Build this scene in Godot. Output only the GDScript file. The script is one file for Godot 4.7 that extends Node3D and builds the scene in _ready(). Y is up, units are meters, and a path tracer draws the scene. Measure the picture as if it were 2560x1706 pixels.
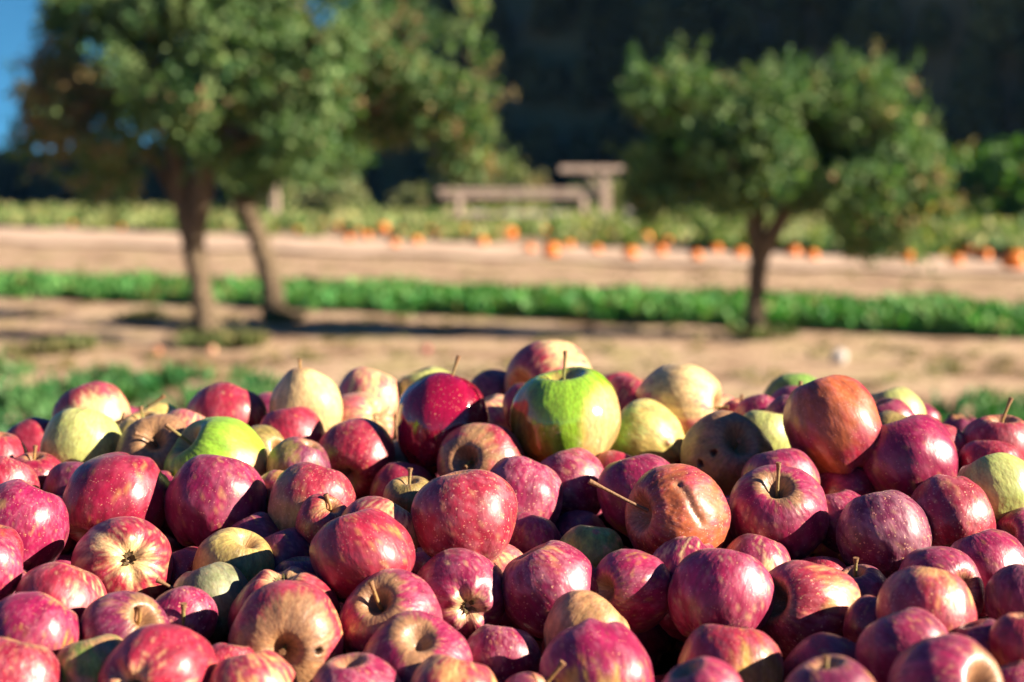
extends Node3D
# An apple heap in a wooden harvest box, an orchard and a pumpkin field behind it.

var rng := RandomNumberGenerator.new()
var low := FastNoiseLite.new()
var mid := FastNoiseLite.new()
var fine := FastNoiseLite.new()
var used := {}
var mats := {}
const CAM := Vector3(0, 1.5, 0)
const SUN := Vector3(0.895, 0.395, 0.20)

# ---------------------------------------------------------------- helpers
func numbered(called: String) -> String:
	if not used.has(called):
		used[called] = 0
		return called
	used[called] += 1
	return "%s_%03d" % [called, used[called]]

func tag(o: Node3D, label := "", category := "", group := "", kind := "") -> Node3D:
	if label: o.set_meta("label", label)
	if category: o.set_meta("category", category)
	if group: o.set_meta("group", group)
	if kind: o.set_meta("kind", kind)
	return o

func inst(called: String, mesh: Mesh, m: Material, parent: Node = null) -> MeshInstance3D:
	var o := MeshInstance3D.new()
	o.mesh = mesh
	if m: o.material_override = m
	if parent == null:
		o.name = numbered(called)
		add_child(o, true)
	else:
		o.name = called
		parent.add_child(o, true)
	return o

func thing(called: String, at: Vector3) -> Node3D:
	var o := Node3D.new()
	o.name = numbered(called)
	add_child(o, true)
	o.position = at
	return o

func lin(r: float, g: float, b: float) -> Color:
	return Color(r, g, b).linear_to_srgb()

func mat(color: Color, rough := 0.8, spec := 0.5) -> StandardMaterial3D:
	var m := StandardMaterial3D.new()
	m.albedo_color = color
	m.roughness = rough
	m.metallic_specular = spec
	return m

func arrays_mesh(v: PackedVector3Array, n: PackedVector3Array, idx: PackedInt32Array, c = null, uv = null) -> ArrayMesh:
	var arr := []
	arr.resize(Mesh.ARRAY_MAX)
	arr[Mesh.ARRAY_VERTEX] = v
	arr[Mesh.ARRAY_NORMAL] = n
	arr[Mesh.ARRAY_INDEX] = idx
	if c != null: arr[Mesh.ARRAY_COLOR] = c
	if uv != null: arr[Mesh.ARRAY_TEX_UV] = uv
	var am := ArrayMesh.new()
	am.add_surface_from_arrays(Mesh.PRIMITIVE_TRIANGLES, arr)
	return am

# a tube along points with a radius and a colour at each
func tube(pts: Array, radii: Array, sides: int, cols = null, cap := true) -> ArrayMesh:
	var v := PackedVector3Array(); var n := PackedVector3Array(); var ix := PackedInt32Array()
	var cc := PackedColorArray(); var uv := PackedVector2Array()
	var count := pts.size()
	var side := Vector3.ZERO
	var run := 0.0
	for i in count:
		var p: Vector3 = pts[i]
		var a: Vector3 = pts[max(i - 1, 0)]
		var b: Vector3 = pts[min(i + 1, count - 1)]
		var t: Vector3 = (b - a).normalized()
		if side == Vector3.ZERO:
			side = t.cross(Vector3(0.31, 0.2, 0.93)).normalized()
		side = (side - t * side.dot(t)).normalized()
		var s2 := t.cross(side)
		if i > 0: run += p.distance_to(pts[i - 1])
		for k in sides + 1:
			var ang := TAU * k / sides
			var d := side * cos(ang) + s2 * sin(ang)
			v.append(p + d * float(radii[i])); n.append(d)
			uv.append(Vector2(float(k) / sides * 2.0, run))
			cc.append(cols[i] if cols != null else Color.WHITE)
	for i in count - 1:
		for k in sides:
			var q := i * (sides + 1) + k
			ix.append_array([q, q + sides + 1, q + 1, q + 1, q + sides + 1, q + sides + 2])
	if cap:
		for e in [0, count - 1]:
			var c0 := v.size()
			var p: Vector3 = pts[e]
			var t: Vector3 = (p - Vector3(pts[1 if e == 0 else count - 2])).normalized()
			v.append(p + t * float(radii[e]) * 0.25); n.append(t); uv.append(Vector2.ZERO)
			cc.append(cols[e] if cols != null else Color.WHITE)
			for k in sides + 1:
				v.append(v[e * (sides + 1) + k]); n.append(t); uv.append(Vector2(0.3, 0.3)); cc.append(cc[e * (sides + 1) + k])
			for k in sides:
				if e == 0: ix.append_array([c0, c0 + 1 + k, c0 + 2 + k])
				else: ix.append_array([c0, c0 + 2 + k, c0 + 1 + k])
	return arrays_mesh(v, n, ix, cc, uv)

# a board with slightly rounded edges
func board(size: Vector3, bevel := 0.006) -> ArrayMesh:
	var st := SurfaceTool.new()
	st.begin(Mesh.PRIMITIVE_TRIANGLES)
	var h := size * 0.5
	var b: float = min(bevel, min(h.x, min(h.y, h.z)) * 0.6)
	var ring := []
	# four layers of an octagon in x,y swept along z
	for z in [[-h.z, b], [-h.z + b, 0.0], [h.z - b, 0.0], [h.z, b]]:
		var i: float = z[1]
		var x := h.x - i; var y := h.y - i
		ring.append([Vector3(-x + b, -y, z[0]), Vector3(x - b, -y, z[0]), Vector3(x, -y + b, z[0]), Vector3(x, y - b, z[0]), Vector3(x - b, y, z[0]), Vector3(-x + b, y, z[0]), Vector3(-x, y - b, z[0]), Vector3(-x, -y + b, z[0])])
	st.set_smooth_group(-1)
	for l in 3:
		for k in 8:
			var k2 := (k + 1) % 8
			for q in [ring[l][k], ring[l + 1][k], ring[l][k2], ring[l][k2], ring[l + 1][k], ring[l + 1][k2]]:
				st.add_vertex(q)
	for k in range(1, 7):
		for q in [ring[0][0], ring[0][k], ring[0][k + 1]]: st.add_vertex(q)
		for q in [ring[3][0], ring[3][k + 1], ring[3][k]]: st.add_vertex(q)
	st.generate_normals()
	return st.commit()

func noise_tex(freq: float, seed_: int, ramp: Array, size := 512, normal := false, strength := 4.0) -> NoiseTexture2D:
	var f := FastNoiseLite.new()
	f.noise_type = FastNoiseLite.TYPE_SIMPLEX_SMOOTH
	f.frequency = freq; f.seed = seed_; f.fractal_octaves = 5
	var t := NoiseTexture2D.new()
	t.width = size; t.height = size; t.seamless = true; t.noise = f
	if normal:
		t.as_normal_map = true; t.bump_strength = strength
	elif ramp.size():
		var g := Gradient.new()
		g.offsets = PackedFloat32Array(ramp.map(func(e): return e[0]))
		g.colors = PackedColorArray(ramp.map(func(e): return e[1]))
		t.color_ramp = g
	return t

# ---------------------------------------------------------------- apples
const G := {
	"lime": Color(0.26, 0.50, 0.035), "green": Color(0.17, 0.33, 0.05), "pgreen": Color(0.46, 0.52, 0.15), "yel": Color(0.58, 0.46, 0.13),
	"cream": Color(0.72, 0.53, 0.24), "olive": Color(0.27, 0.21, 0.05), "peach": Color(0.66, 0.34, 0.13), "gold": Color(0.52, 0.30, 0.06),
	"slate": Color(0.20, 0.23, 0.11), "mag": Color(0.28, 0.007, 0.066), "crim": Color(0.26, 0.005, 0.036), "pur": Color(0.17, 0.008, 0.058),
	"red": Color(0.33, 0.012, 0.040), "org": Color(0.46, 0.11, 0.03), "pink": Color(0.56, 0.12, 0.14), "hot": Color(0.38, 0.014, 0.085),
	"rus": Color(0.33, 0.185, 0.085), "tan": Color(0.42, 0.24, 0.10), "brown": Color(0.22, 0.07, 0.03), "orange": Color(0.45, 0.20, 0.03),
}
# ground colour, blush, cover 0..1, streaks, russet reach, waxy bloom, roughness, dots 0..3
const STYLE := {
	"pinkyellow": ["cream", "red", 0.72, 0.5, 0.0, 0.45, 0.42, 1], "palegreen": ["pgreen", "peach", 0.25, 0.3, 0.0, 0.25, 0.42, 1],
	"yellow": ["yel", "peach", 0.25, 0.3, 0.0, 0.2, 0.42, 1], "cream": ["cream", "pink", 0.52, 0.8, 0.0, 0.3, 0.42, 1],
	"russettop": ["gold", "red", 0.62, 0.6, 0.42, 0.25, 0.5, 1], "lime": ["lime", "peach", 0.18, 0.1, 0.0, 0.05, 0.34, 1],
	"crimson": ["gold", "crim", 0.97, 0.3, 0.0, 0.2, 0.33, 2], "crimsonbright": ["gold", "red", 0.86, 0.3, 0.0, 0.3, 0.36, 2],
	"crimsonpale": ["cream", "red", 0.80, 0.4, 0.10, 0.3, 0.38, 2], "magenta": ["gold", "mag", 0.98, 0.3, 0.0, 0.45, 0.38, 2],
	"magentapale": ["peach", "mag", 0.90, 0.4, 0.0, 0.85, 0.40, 3], "magentaplain": ["gold", "mag", 0.96, 0.2, 0.0, 0.3, 0.30, 2],
	"magentapink": ["cream", "hot", 0.82, 0.5, 0.0, 0.55, 0.38, 2], "magentagold": ["gold", "mag", 0.80, 0.6, 0.0, 0.5, 0.36, 2],
	"magentarusset": ["cream", "mag", 0.90, 0.7, 0.185, 0.45, 0.38, 2], "pinkdots": ["peach", "red", 0.78, 0.3, 0.0, 0.55, 0.38, 3],
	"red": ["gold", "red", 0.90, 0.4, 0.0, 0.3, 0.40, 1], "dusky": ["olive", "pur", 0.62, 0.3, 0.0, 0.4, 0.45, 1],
	"olive": ["olive", "red", 0.20, 0.4, 0.0, 0.2, 0.42, 1], "browned": ["tan", "red", 0.62, 0.3, 0.0, 0.35, 0.40, 3],
	"paleyellow": ["cream", "pgreen", 0.25, 0.25, 0.0, 0.2, 0.42, 1], "paleyellowstreak": ["cream", "pink", 0.52, 0.9, 0.0, 0.2, 0.42, 1],
	"redyellow": ["gold", "red", 0.80, 0.5, 0.0, 0.3, 0.32, 3], "shinyred": ["org", "crim", 0.97, 0.2, 0.0, 0.0, 0.12, 2],
	"purple": ["gold", "pur", 0.97, 0.3, 0.0, 0.45, 0.40, 1], "plum": ["gold", "pur", 0.98, 0.2, 0.0, 0.35, 0.42, 1],
	"greenorange": ["orange", "lime", 0.62, 0.1, 0.0, 0.0, 0.22, 1], "olivered": ["tan", "red", 0.55, 0.4, 0.22, 0.3, 0.33, 3],  # greenorange: orange imitates warm bounce on the side away from the sun
	"yellowgreen": ["yel", "pgreen", 0.40, 0.6, 0.0, 0.2, 0.42, 1], "duskgreen": ["olive", "brown", 0.45, 0.3, 0.30, 0.25, 0.45, 1],
	"redorange": ["org", "red", 0.68, 0.3, 0.0, 0.35, 0.34, 2], "green": ["green", "peach", 0.28, 0.3, 0.0, 0.2, 0.42, 1],
	"yellowlime": ["pgreen", "lime", 0.42, 0.2, 0.0, 0.15, 0.40, 1], "pinkred": ["peach", "red", 0.85, 0.5, 0.14, 0.5, 0.36, 3],
	"mottled": ["tan", "pur", 0.93, 0.3, 0.0, 0.9, 0.42, 3], "cracked": ["org", "red", 0.46, 0.4, 0.0, 0.35, 0.44, 3],
	"streaked": ["cream", "mag", 0.70, 1.2, 0.0, 0.4, 0.40, 2], "pinkgold": ["gold", "red", 0.66, 0.5, 0.0, 0.45, 0.38, 2],
	"olivepeach": ["tan", "peach", 0.5, 0.3, 0.0, 0.35, 0.42, 1], "pinkcalyx": ["cream", "mag", 0.74, 0.6, 0.0, 0.6, 0.38, 2],
	"peachy": ["peach", "red", 0.52, 0.8, 0.0, 0.35, 0.40, 2], "tanrusset": ["peach", "red", 0.66, 0.6, 0.31, 0.35, 0.42, 1],
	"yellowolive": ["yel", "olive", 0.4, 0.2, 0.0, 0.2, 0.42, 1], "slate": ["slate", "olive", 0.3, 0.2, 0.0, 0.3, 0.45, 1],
	"pinkcream": ["cream", "red", 0.62, 0.6, 0.0, 0.25, 0.38, 1], "purplerusset": ["tan", "pur", 0.80, 0.4, 0.26, 0.6, 0.40, 2],
	"olivegreen": ["green", "tan", 0.5, 0.3, 0.0, 0.3, 0.42, 1],
}

var streak_tex: ImageTexture
var dot_tex := []
var bump_tex: NoiseTexture2D
var rough_tex: NoiseTexture2D

func make_apple_textures() -> void:
	# faint fibres that run from stem to blossom end, and pores
	var f := FastNoiseLite.new()
	f.seed = 5; f.frequency = 0.02; f.fractal_octaves = 4
	var im := f.get_seamless_image(512, 96)
	im.resize(512, 512, Image.INTERPOLATE_CUBIC)
	var g := FastNoiseLite.new()
	g.seed = 9; g.frequency = 0.06; g.fractal_octaves = 4
	var im2 := g.get_seamless_image(512, 512)
	var out := PackedByteArray()
	var d1 := im.get_data(); var d2 := im2.get_data()
	out.resize(512 * 512 * 3)
	for i in 512 * 512:
		var a := (d1[i] - 128) / 128.0; var b := (d2[i] - 128) / 128.0
		var val := 0.93 + 0.14 * a + 0.09 * b
		out[i * 3] = int(clampf(val * 255.0, 0, 255))
		out[i * 3 + 1] = int(clampf((val + 0.05 * b) * 249.0, 0, 255))
		out[i * 3 + 2] = int(clampf((val + 0.05 * b - 0.03 * a) * 250.0, 0, 255))
	streak_tex = ImageTexture.create_from_image(Image.create_from_data(512, 512, false, Image.FORMAT_RGB8, out))
	for spec in [[90, 1.2, 2.2, 0.45], [240, 1.3, 2.8, 0.75], [420, 1.4, 4.0, 0.8]]:
		var r := RandomNumberGenerator.new()
		r.seed = 40 + int(spec[0])
		var dots := Image.create(512, 512, false, Image.FORMAT_RGBA8)
		dots.fill(Color(0.86, 0.62, 0.52, 0.0))
		for k in int(spec[0]):
			var c := Vector2(r.randf() * 512, r.randf() * 512)
			var rad: float = lerpf(spec[1], spec[2], pow(r.randf(), 2.5))
			var al: float = spec[3] * r.randf_range(0.5, 1.0)
			var col := Color(0.88, r.randf_range(0.56, 0.74), r.randf_range(0.46, 0.62))
			var ex := r.randf_range(0.75, 1.3)
			var n := int(ceil(rad + 2))
			for dy in range(-n, n + 1):
				for dx in range(-n, n + 1):
					var q := Vector2(dx * ex, dy / ex).length()
					var m := al * clampf(rad + 0.7 - q, 0.0, 1.0)
					var x := posmod(int(c.x) + dx, 512); var y := posmod(int(c.y) + dy, 512)
					if m > dots.get_pixel(x, y).a:
						dots.set_pixel(x, y, Color(col.r, col.g, col.b, m))
		dot_tex.append(ImageTexture.create_from_image(dots))
	bump_tex = noise_tex(0.03, 21, [], 512)
	rough_tex = noise_tex(0.012, 33, [[0.0, Color(0.72, 0.72, 0.72)], [1.0, Color(1, 1, 1)]], 512)

func apple_mat(rough: float, dots: int) -> StandardMaterial3D:
	var key := "apple%.2f_%d" % [rough, dots]
	if mats.has(key): return mats[key]
	var m := StandardMaterial3D.new()
	m.resource_name = "apple_skin"
	m.vertex_color_use_as_albedo = true
	m.albedo_texture = streak_tex
	m.uv1_scale = Vector3(2, 1, 1)
	m.roughness = rough * (1.42 if rough > 0.25 else 1.1)
	m.roughness_texture = rough_tex
	m.metallic_specular = 0.55
	m.heightmap_enabled = true
	m.heightmap_texture = bump_tex
	m.heightmap_scale = 0.035
	m.detail_enabled = true
	m.detail_albedo = dot_tex[clampi(dots - 1, 0, 2)]
	m.detail_uv_layer = BaseMaterial3D.DETAIL_UV_2
	m.uv2_triplanar = true
	m.uv2_scale = Vector3(11, 11, 11)
	m.uv2_triplanar_sharpness = 6.0
	if rough > 0.25:
		m.clearcoat_enabled = true
		m.clearcoat = 0.22
		m.clearcoat_roughness = 0.26
		m.rim_enabled = true
		m.rim = 0.08
		m.rim_tint = 0.4
	else:
		m.clearcoat_enabled = true
		m.clearcoat = 0.6
		m.clearcoat_roughness = 0.06
	mats[key] = m
	return m

# the outline of an apple of radius 1; t runs from the stem hollow to the blossom end
func apple_point(th: float, ph: float, e: Dictionary) -> Vector3:
	var c := cos(th); var s := sin(th)
	var wave: float = e.w5 * cos(5.0 * ph + e.p5) * clampf(0.25 - c, 0.0, 1.0) + e.w3 * cos(3.0 * ph + e.p3) + e.w2 * cos(2.0 * ph + e.p2)
	var rho: float = pow(s, 0.97) * (1.0 + e.full * c) * (1.0 + wave)
	var y: float = signf(c) * pow(absf(c), 0.95) * 0.93
	if c > 0.0:
		y -= e.ds * exp(-pow(rho / e.ws, 2.0))
		if e.peak > 0.0: y += e.peak * exp(-pow(rho / 0.5, 2.0))
	else:
		y += 0.25 * exp(-pow(rho / 0.25, 2.0))
		y -= 0.05 * cos(5.0 * ph + e.p5) * exp(-pow((rho - 0.42) / 0.2, 2.0))
	y *= e.sq / 0.83
	y += e.tilt * rho * cos(ph - e.pt)
	return Vector3(rho * cos(ph), y, rho * sin(ph))

func apple_shape(seed_: int, sq: float, peak: float) -> Dictionary:
	var r := RandomNumberGenerator.new()
	r.seed = seed_ * 7919 + 13
	return {"sq": sq, "peak": peak, "ds": (r.randf_range(0.36, 0.46) if peak <= 0.0 else 0.04), "ws": r.randf_range(0.22, 0.29), "full": r.randf_range(0.0, 0.075),
		"w5": r.randf_range(0.01, 0.03), "p5": r.randf() * TAU, "w3": r.randf_range(0.0, 0.018), "p3": r.randf() * TAU, "w2": r.randf_range(0.0, 0.03), "p2": r.randf() * TAU,
		"tilt": r.randf_range(0.02, 0.08), "pt": r.randf() * TAU, "off": Vector3(r.randf() * 90, r.randf() * 90, r.randf() * 90)}

# x: style and extras, all directions in the apple's own axes
func apple_mesh(x: Dictionary, e: Dictionary, rad: float, seg: int, rings: int) -> ArrayMesh:
	var st: Array = STYLE[x.style]
	var ground: Color = G[st[0]]; var blush: Color = G[st[1]]
	var cover: float = st[2]; var streak: float = st[3] + (0.6 if x.has("streak") else 0.0)
	var reach: float = st[4]; var bloom: float = st[5]
	var off: Vector3 = e.off
	var calm := 0.35 if x.style in ["greenorange", "lime", "shinyred", "palegreen", "yellowlime"] else 1.0
	var v := PackedVector3Array(); var nn := PackedVector3Array(); var cc := PackedColorArray(); var uv := PackedVector2Array(); var ix := PackedInt32Array()
	var yd: Vector3 = x.get("y", Vector3.ZERO); var yk: float = x.get("yk", 0.75)
	var y2: Vector3 = x.get("y2", Vector3.ZERO); var cheek: Vector3 = x.get("cheek", Vector3.ZERO)
	var holes: Array = x.get("hole", [])
	var crack: Array = x.get("crack", [])
	for i in rings + 1:
		var t := float(i) / rings
		var th := clampf(PI * (t - 0.55 * sin(TAU * t) / TAU), 0.0005, PI - 0.0005)
		for j in seg + 1:
			var ph := TAU * (j % seg) / seg
			var p := apple_point(th, ph, e)
			var u := p.normalized()
			var nl := low.get_noise_3dv(u * 1.1 + off)
			var nm := mid.get_noise_3dv(u * 1.0 + off)
			p *= 1.0 + 0.045 * nl + 0.012 * nm
			# colour of the skin
			var stripe := mid.get_noise_3d(cos(ph) * 2.6 + off.x, th * 0.28, sin(ph) * 2.6 + off.z) + 0.55 * fine.get_noise_3d(cos(ph) * 2.2 + off.z, th * 0.5, sin(ph) * 2.2 + off.y)
			var f := cover * 2.0 - 1.0 + calm * (0.42 * nl + 0.34 * nm + 0.8 * streak * stripe)
			if yd != Vector3.ZERO: f -= yk * clampf(u.dot(yd) * 1.3 - 0.25, -0.25, 1.0)  # bares ground colour on one side
			if y2 != Vector3.ZERO: f -= 1.6 * smoothstep(0.86, 0.98, u.dot(y2) + 0.1 * nm)
			var m := smoothstep(-0.24, 0.24, f)
			var col := ground.lerp(blush, m)
			# deeper and lighter patches of the dye
			col = col * (1.0 + calm * (0.38 * nm - 0.14 * nl))
			if cheek != Vector3.ZERO: col = col.lerp(Color(0.74, 0.46, 0.20), 0.94 * smoothstep(0.66, 0.84, u.dot(cheek) + 0.10 * nl + 0.06 * stripe))  # sunlit side of the green apples, its strong light painted in as peach
			var fl := fine.get_noise_3dv(u * 1.6 + off)
			# waxy bloom lies on the skin in rubbed patches
			var b := bloom * smoothstep(-0.08, 0.30, nm * 0.7 + fl * 0.8 + nl * 0.3)
			col = col.lerp(Color(0.52, 0.31, 0.36), 0.34 * b)
			# torn flecks where the ground colour shows through the blush
			if m > 0.6 and calm == 1.0: col = col.lerp(ground, 0.42 * smoothstep(0.45, 0.65, fl * 0.75 + stripe * 0.8 + 0.2 * nl))
			# russet round the stem
			if reach > 0.0:
				var edge := reach * PI * (1.0 + 0.55 * nl + 0.3 * stripe)
				col = col.lerp(G["rus"] * (1.0 + 0.35 * fl), smoothstep(edge, edge * 0.72, th) * 0.94)
			else:
				var hollow := 0.17 * PI * (1.0 + 0.5 * stripe)
				col = col.lerp(G["tan"] * (1.0 + 0.3 * fl), 0.75 * smoothstep(hollow, hollow * 0.45, th))
			if th > 2.6: col = col.lerp(ground, 0.7 * smoothstep(2.6, 2.95, th + 0.25 * stripe))
			if x.has("spot"):
				var q: float = u.distance_to(x.spot)
				col = col.lerp(Color(0.45, 0.22, 0.10), smoothstep(0.14, 0.10, q + 0.05 * fl))
			if x.has("dent"):
				var q2: float = u.distance_to(x.dent)
				p *= 1.0 - 0.11 * exp(-pow(q2 / 0.24, 2.0))
			if x.has("nub"):
				var q3: float = u.distance_to(x.nub)
				p *= 1.0 + 0.05 * exp(-pow(q3 / 0.09, 2.0))
				col = col.lerp(Color(0.25, 0.12, 0.04), smoothstep(0.12, 0.05, q3))
			for h in holes:
				var q4: float = u.distance_to(h) + 0.035 * fl
				p *= 1.0 - 0.10 * smoothstep(0.075, 0.035, q4)
				col = col.lerp(Color(0.05, 0.022, 0.012), smoothstep(0.10, 0.05, q4))
			if crack.size():
				var best := 9.0
				for k in crack.size() - 1:
					var ca: Vector3 = crack[k]; var cb: Vector3 = crack[k + 1]
					var w := clampf((u - ca).dot(cb - ca) / (cb - ca).length_squared(), 0.0, 1.0)
					best = minf(best, u.distance_to(ca.lerp(cb, w)))
				best += 0.008 * fl
				p *= 1.0 - 0.042 * exp(-pow(best / 0.06, 2.0)) + 0.004 * exp(-pow((best - 0.2) / 0.12, 2.0)) + 0.005 * fl
				col = col.lerp(Color(0.30, 0.17, 0.09), 0.6 * smoothstep(0.16, 0.05, best + 0.08 * fl))
				col = col.lerp(Color(0.10, 0.03, 0.015), 0.8 * smoothstep(0.032, 0.006, best))
			v.append(p * rad)
			cc.append(Color(clampf(col.r, 0, 0.85), clampf(col.g, 0.002, 0.8), clampf(col.b, 0.003, 0.7), 1.0))
			uv.append(Vector2(float(j) / seg, t))
	nn.resize(v.size())
	var row := seg + 1
	for i in rings + 1:
		for j in seg + 1:
			var k := i * row + j
			if i == 0: nn[k] = Vector3.UP; continue
			if i == rings: nn[k] = Vector3.DOWN; continue
			var left := v[i * row + ((j - 1 + seg) % seg)]
			var right := v[i * row + ((j + 1) % seg)]
			nn[k] = (right - left).cross(v[k + row] - v[k - row]).normalized()
			if nn[k].dot(v[k]) < -0.2 * v[k].length() and i > 4 and i < rings - 4: nn[k] = -nn[k]
	for i in rings:
		for j in seg:
			var k := i * row + j
			ix.append_array([k, k + row, k + 1, k + 1, k + row, k + row + 1])
	return arrays_mesh(v, nn, ix, cc, uv)

func stem_mesh(base: Vector3, first: Vector3, dir: Vector3, length: float, thick: float, seed_: int, tone: int) -> ArrayMesh:
	var r := RandomNumberGenerator.new()
	r.seed = seed_
	var pts := []; var rr := []; var cols := []
	var green: Color = [Color(0.20, 0.21, 0.05), Color(0.26, 0.19, 0.07), Color(0.17, 0.09, 0.04), Color(0.30, 0.17, 0.05)][tone]
	var p := base
	var bend := Vector3(r.randf_range(-1, 1), r.randf_range(-1, 1), r.randf_range(-1, 1)) * 0.12
	for i in 9:
		var t := i / 8.0
		pts.append(p)
		rr.append(thick * (0.85 + 0.25 * absf(t - 0.4) + 0.55 * smoothstep(0.78, 0.97, t) + 0.3 * smoothstep(0.2, 0.0, t)))
		cols.append(green.lerp(Color(0.20, 0.10, 0.045), smoothstep(0.45, 1.0, t)))
		var d := first.lerp(dir, smoothstep(0.0, 0.45, t)) + bend * sin(t * PI)
		p += d.normalized() * length / 8.0
	return tube(pts, rr, 9, cols)

# dried sepals at the blossom end, one small tuft
func calyx_mesh(seed_: int) -> ArrayMesh:
	var r := RandomNumberGenerator.new()
	r.seed = seed_
	var st := SurfaceTool.new()
	st.begin(Mesh.PRIMITIVE_TRIANGLES)
	for k in 9:
		var a := TAU * k / 9.0 + r.randf_range(-0.2, 0.2)
		var out := Vector3(cos(a), 0, sin(a)); var side := Vector3(-sin(a), 0, cos(a))
		var b0 := out * 0.0014
		var l := r.randf_range(0.0045, 0.0085)
		var tip := b0 + out * l * r.randf_range(0.2, 0.7) + Vector3.DOWN * l
		var mid_ := b0.lerp(tip, 0.5) + out * 0.0012
		var w := r.randf_range(0.0011, 0.0018)
		for q in [b0 - side * w, mid_ - side * w * 0.8, b0 + side * w, b0 + side * w, mid_ - side * w * 0.8, mid_ + side * w * 0.8, mid_ - side * w * 0.8, tip, mid_ + side * w * 0.8]:
			st.set_color(Color(0.13, 0.085, 0.035).lerp(Color(0.12, 0.16, 0.04), r.randf() * 0.6))
			st.add_vertex(q)
		for q in [b0 + side * w - out * 0.0006, mid_ - side * w * 0.8 - out * 0.0006, b0 - side * w - out * 0.0006, b0 + side * w - out * 0.0006, mid_ + side * w * 0.8 - out * 0.0006, mid_ - side * w * 0.8 - out * 0.0006]:
			st.set_color(Color(0.10, 0.06, 0.03))
			st.add_vertex(q)
	st.generate_normals()
	return st.commit()

func frame_for(axis: Vector3, roll: float) -> Basis:
	var y := axis.normalized()
	var x := y.cross(Vector3(0.17, 0.11, 0.98)).normalized()
	if x.length() < 0.1: x = y.cross(Vector3.RIGHT).normalized()
	var z := x.cross(y)
	return Basis(x, y, z) * Basis(Vector3.UP, roll)

func add_apple(at: Vector3, rad: float, sq: float, axis: Vector3, style: String, seed_: int, extra: Dictionary, label: String) -> MeshInstance3D:
	var bs := frame_for(axis, fmod(seed_ * 1.713, TAU))
	var inv := bs.inverse()
	var x := {"style": style}
	for k in ["y", "cheek", "y2", "spot", "dent", "nub"]:
		if extra.has(k): x[k] = (inv * Vector3(extra[k])).normalized()
	for k in ["yk", "streak"]:
		if extra.has(k): x[k] = extra[k]
	if extra.has("hole"): x["hole"] = extra.hole.map(func(h): return (inv * Vector3(h)).normalized())
	if extra.has("crack"): x["crack"] = extra.crack.map(func(h): return (inv * Vector3(h)).normalized())
	var e := apple_shape(seed_, sq, 0.12 if extra.has("peak") else 0.0)
	var hi := extra.has("hole") or extra.has("crack") or extra.has("nub") or extra.has("spot")
	var o := inst("apple", apple_mesh(x, e, rad, 150 if hi else 76, 104 if hi else 52), apple_mat(STYLE[style][6], STYLE[style][7]))
	o.transform = Transform3D(bs, at)
	tag(o, label, "apple", "apples in the heap")
	if extra.has("stem"):
		var dir: Vector3 = (inv * Vector3(extra.stem)).normalized()
		var base := apple_point(0.001, 0.0, e) * rad * 0.97
		var first := Vector3.UP
		if extra.has("sb"):
			base = (inv * Vector3(extra.sb)).normalized() * rad * 0.9
			first = dir
		var s := inst("stem", stem_mesh(base, first, dir, extra.sl * rad, 0.0016, seed_, extra.get("sc", seed_ % 4)), mats.stem, o)
		s.position = Vector3.ZERO
	if extra.has("calyx"):
		var c := inst("calyx", calyx_mesh(seed_), mats.stem, o)
		c.position = apple_point(PI - 0.001, 0.0, e) * rad + Vector3.UP * 0.001
		c.scale = Vector3.ONE * 1.15
	return o

# ---------------------------------------------------------------- plants
func leaf_cluster(count: int, spread: float, length: float, width: float, seed_: int, upright: float) -> ArrayMesh:
	var r := RandomNumberGenerator.new()
	r.seed = seed_
	var v := PackedVector3Array(); var n := PackedVector3Array(); var ix := PackedInt32Array(); var cc := PackedColorArray()
	for k in count:
		var d := Vector3(r.randf_range(-1, 1), r.randf_range(-0.5, 1) + upright, r.randf_range(-1, 1)).normalized()
		var base := Vector3(r.randf_range(-1, 1), r.randf_range(-1, 1) * (1.0 - clampf(upright, 0, 0.9)), r.randf_range(-1, 1)) * spread * 0.55
		var side := d.cross(Vector3(r.randf_range(-1, 1), r.randf_range(-1, 1), r.randf_range(-1, 1))).normalized()
		var nor := side.cross(d).normalized()
		var l := length * r.randf_range(0.75, 1.2); var w := width * r.randf_range(0.8, 1.15)
		var tone := r.randf_range(0.75, 1.2)
		var pts := [base, base + d * l * 0.3 + side * w * 0.5 + nor * w * 0.12, base + d * l * 0.3 - side * w * 0.5 + nor * w * 0.12, base + d * l * 0.66 + side * w * 0.42 - nor * w * 0.02, base + d * l * 0.66 - side * w * 0.42 - nor * w * 0.02, base + d * l - nor * w * 0.3]
		var at := v.size()
		for q in pts:
			v.append(q); n.append(nor); cc.append(Color(tone, tone, tone))
		ix.append_array([at, at + 2, at + 1, at + 1, at + 2, at + 3, at + 2, at + 4, at + 3, at + 3, at + 4, at + 5])
	return arrays_mesh(v, n, ix, cc)

func leaf_mat(back: Color, rough := 0.45) -> StandardMaterial3D:
	var m := StandardMaterial3D.new()
	m.vertex_color_use_as_albedo = true
	m.roughness = rough
	m.metallic_specular = 0.32
	m.backlight_enabled = true
	m.backlight = back
	m.cull_mode = BaseMaterial3D.CULL_DISABLED
	return m

func multi(called: String, mesh: Mesh, m: Material, xf: Array, cols: Array, parent: Node = null) -> MultiMeshInstance3D:
	var mm := MultiMesh.new()
	mm.transform_format = MultiMesh.TRANSFORM_3D
	mm.use_colors = true
	mm.mesh = mesh
	mm.instance_count = xf.size()
	for i in xf.size():
		mm.set_instance_transform(i, xf[i])
		mm.set_instance_color(i, cols[i])
	var o := MultiMeshInstance3D.new()
	o.multimesh = mm
	o.material_override = m
	if parent == null:
		o.name = numbered(called)
		add_child(o, true)
	else:
		o.name = called
		parent.add_child(o, true)
	return o

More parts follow.
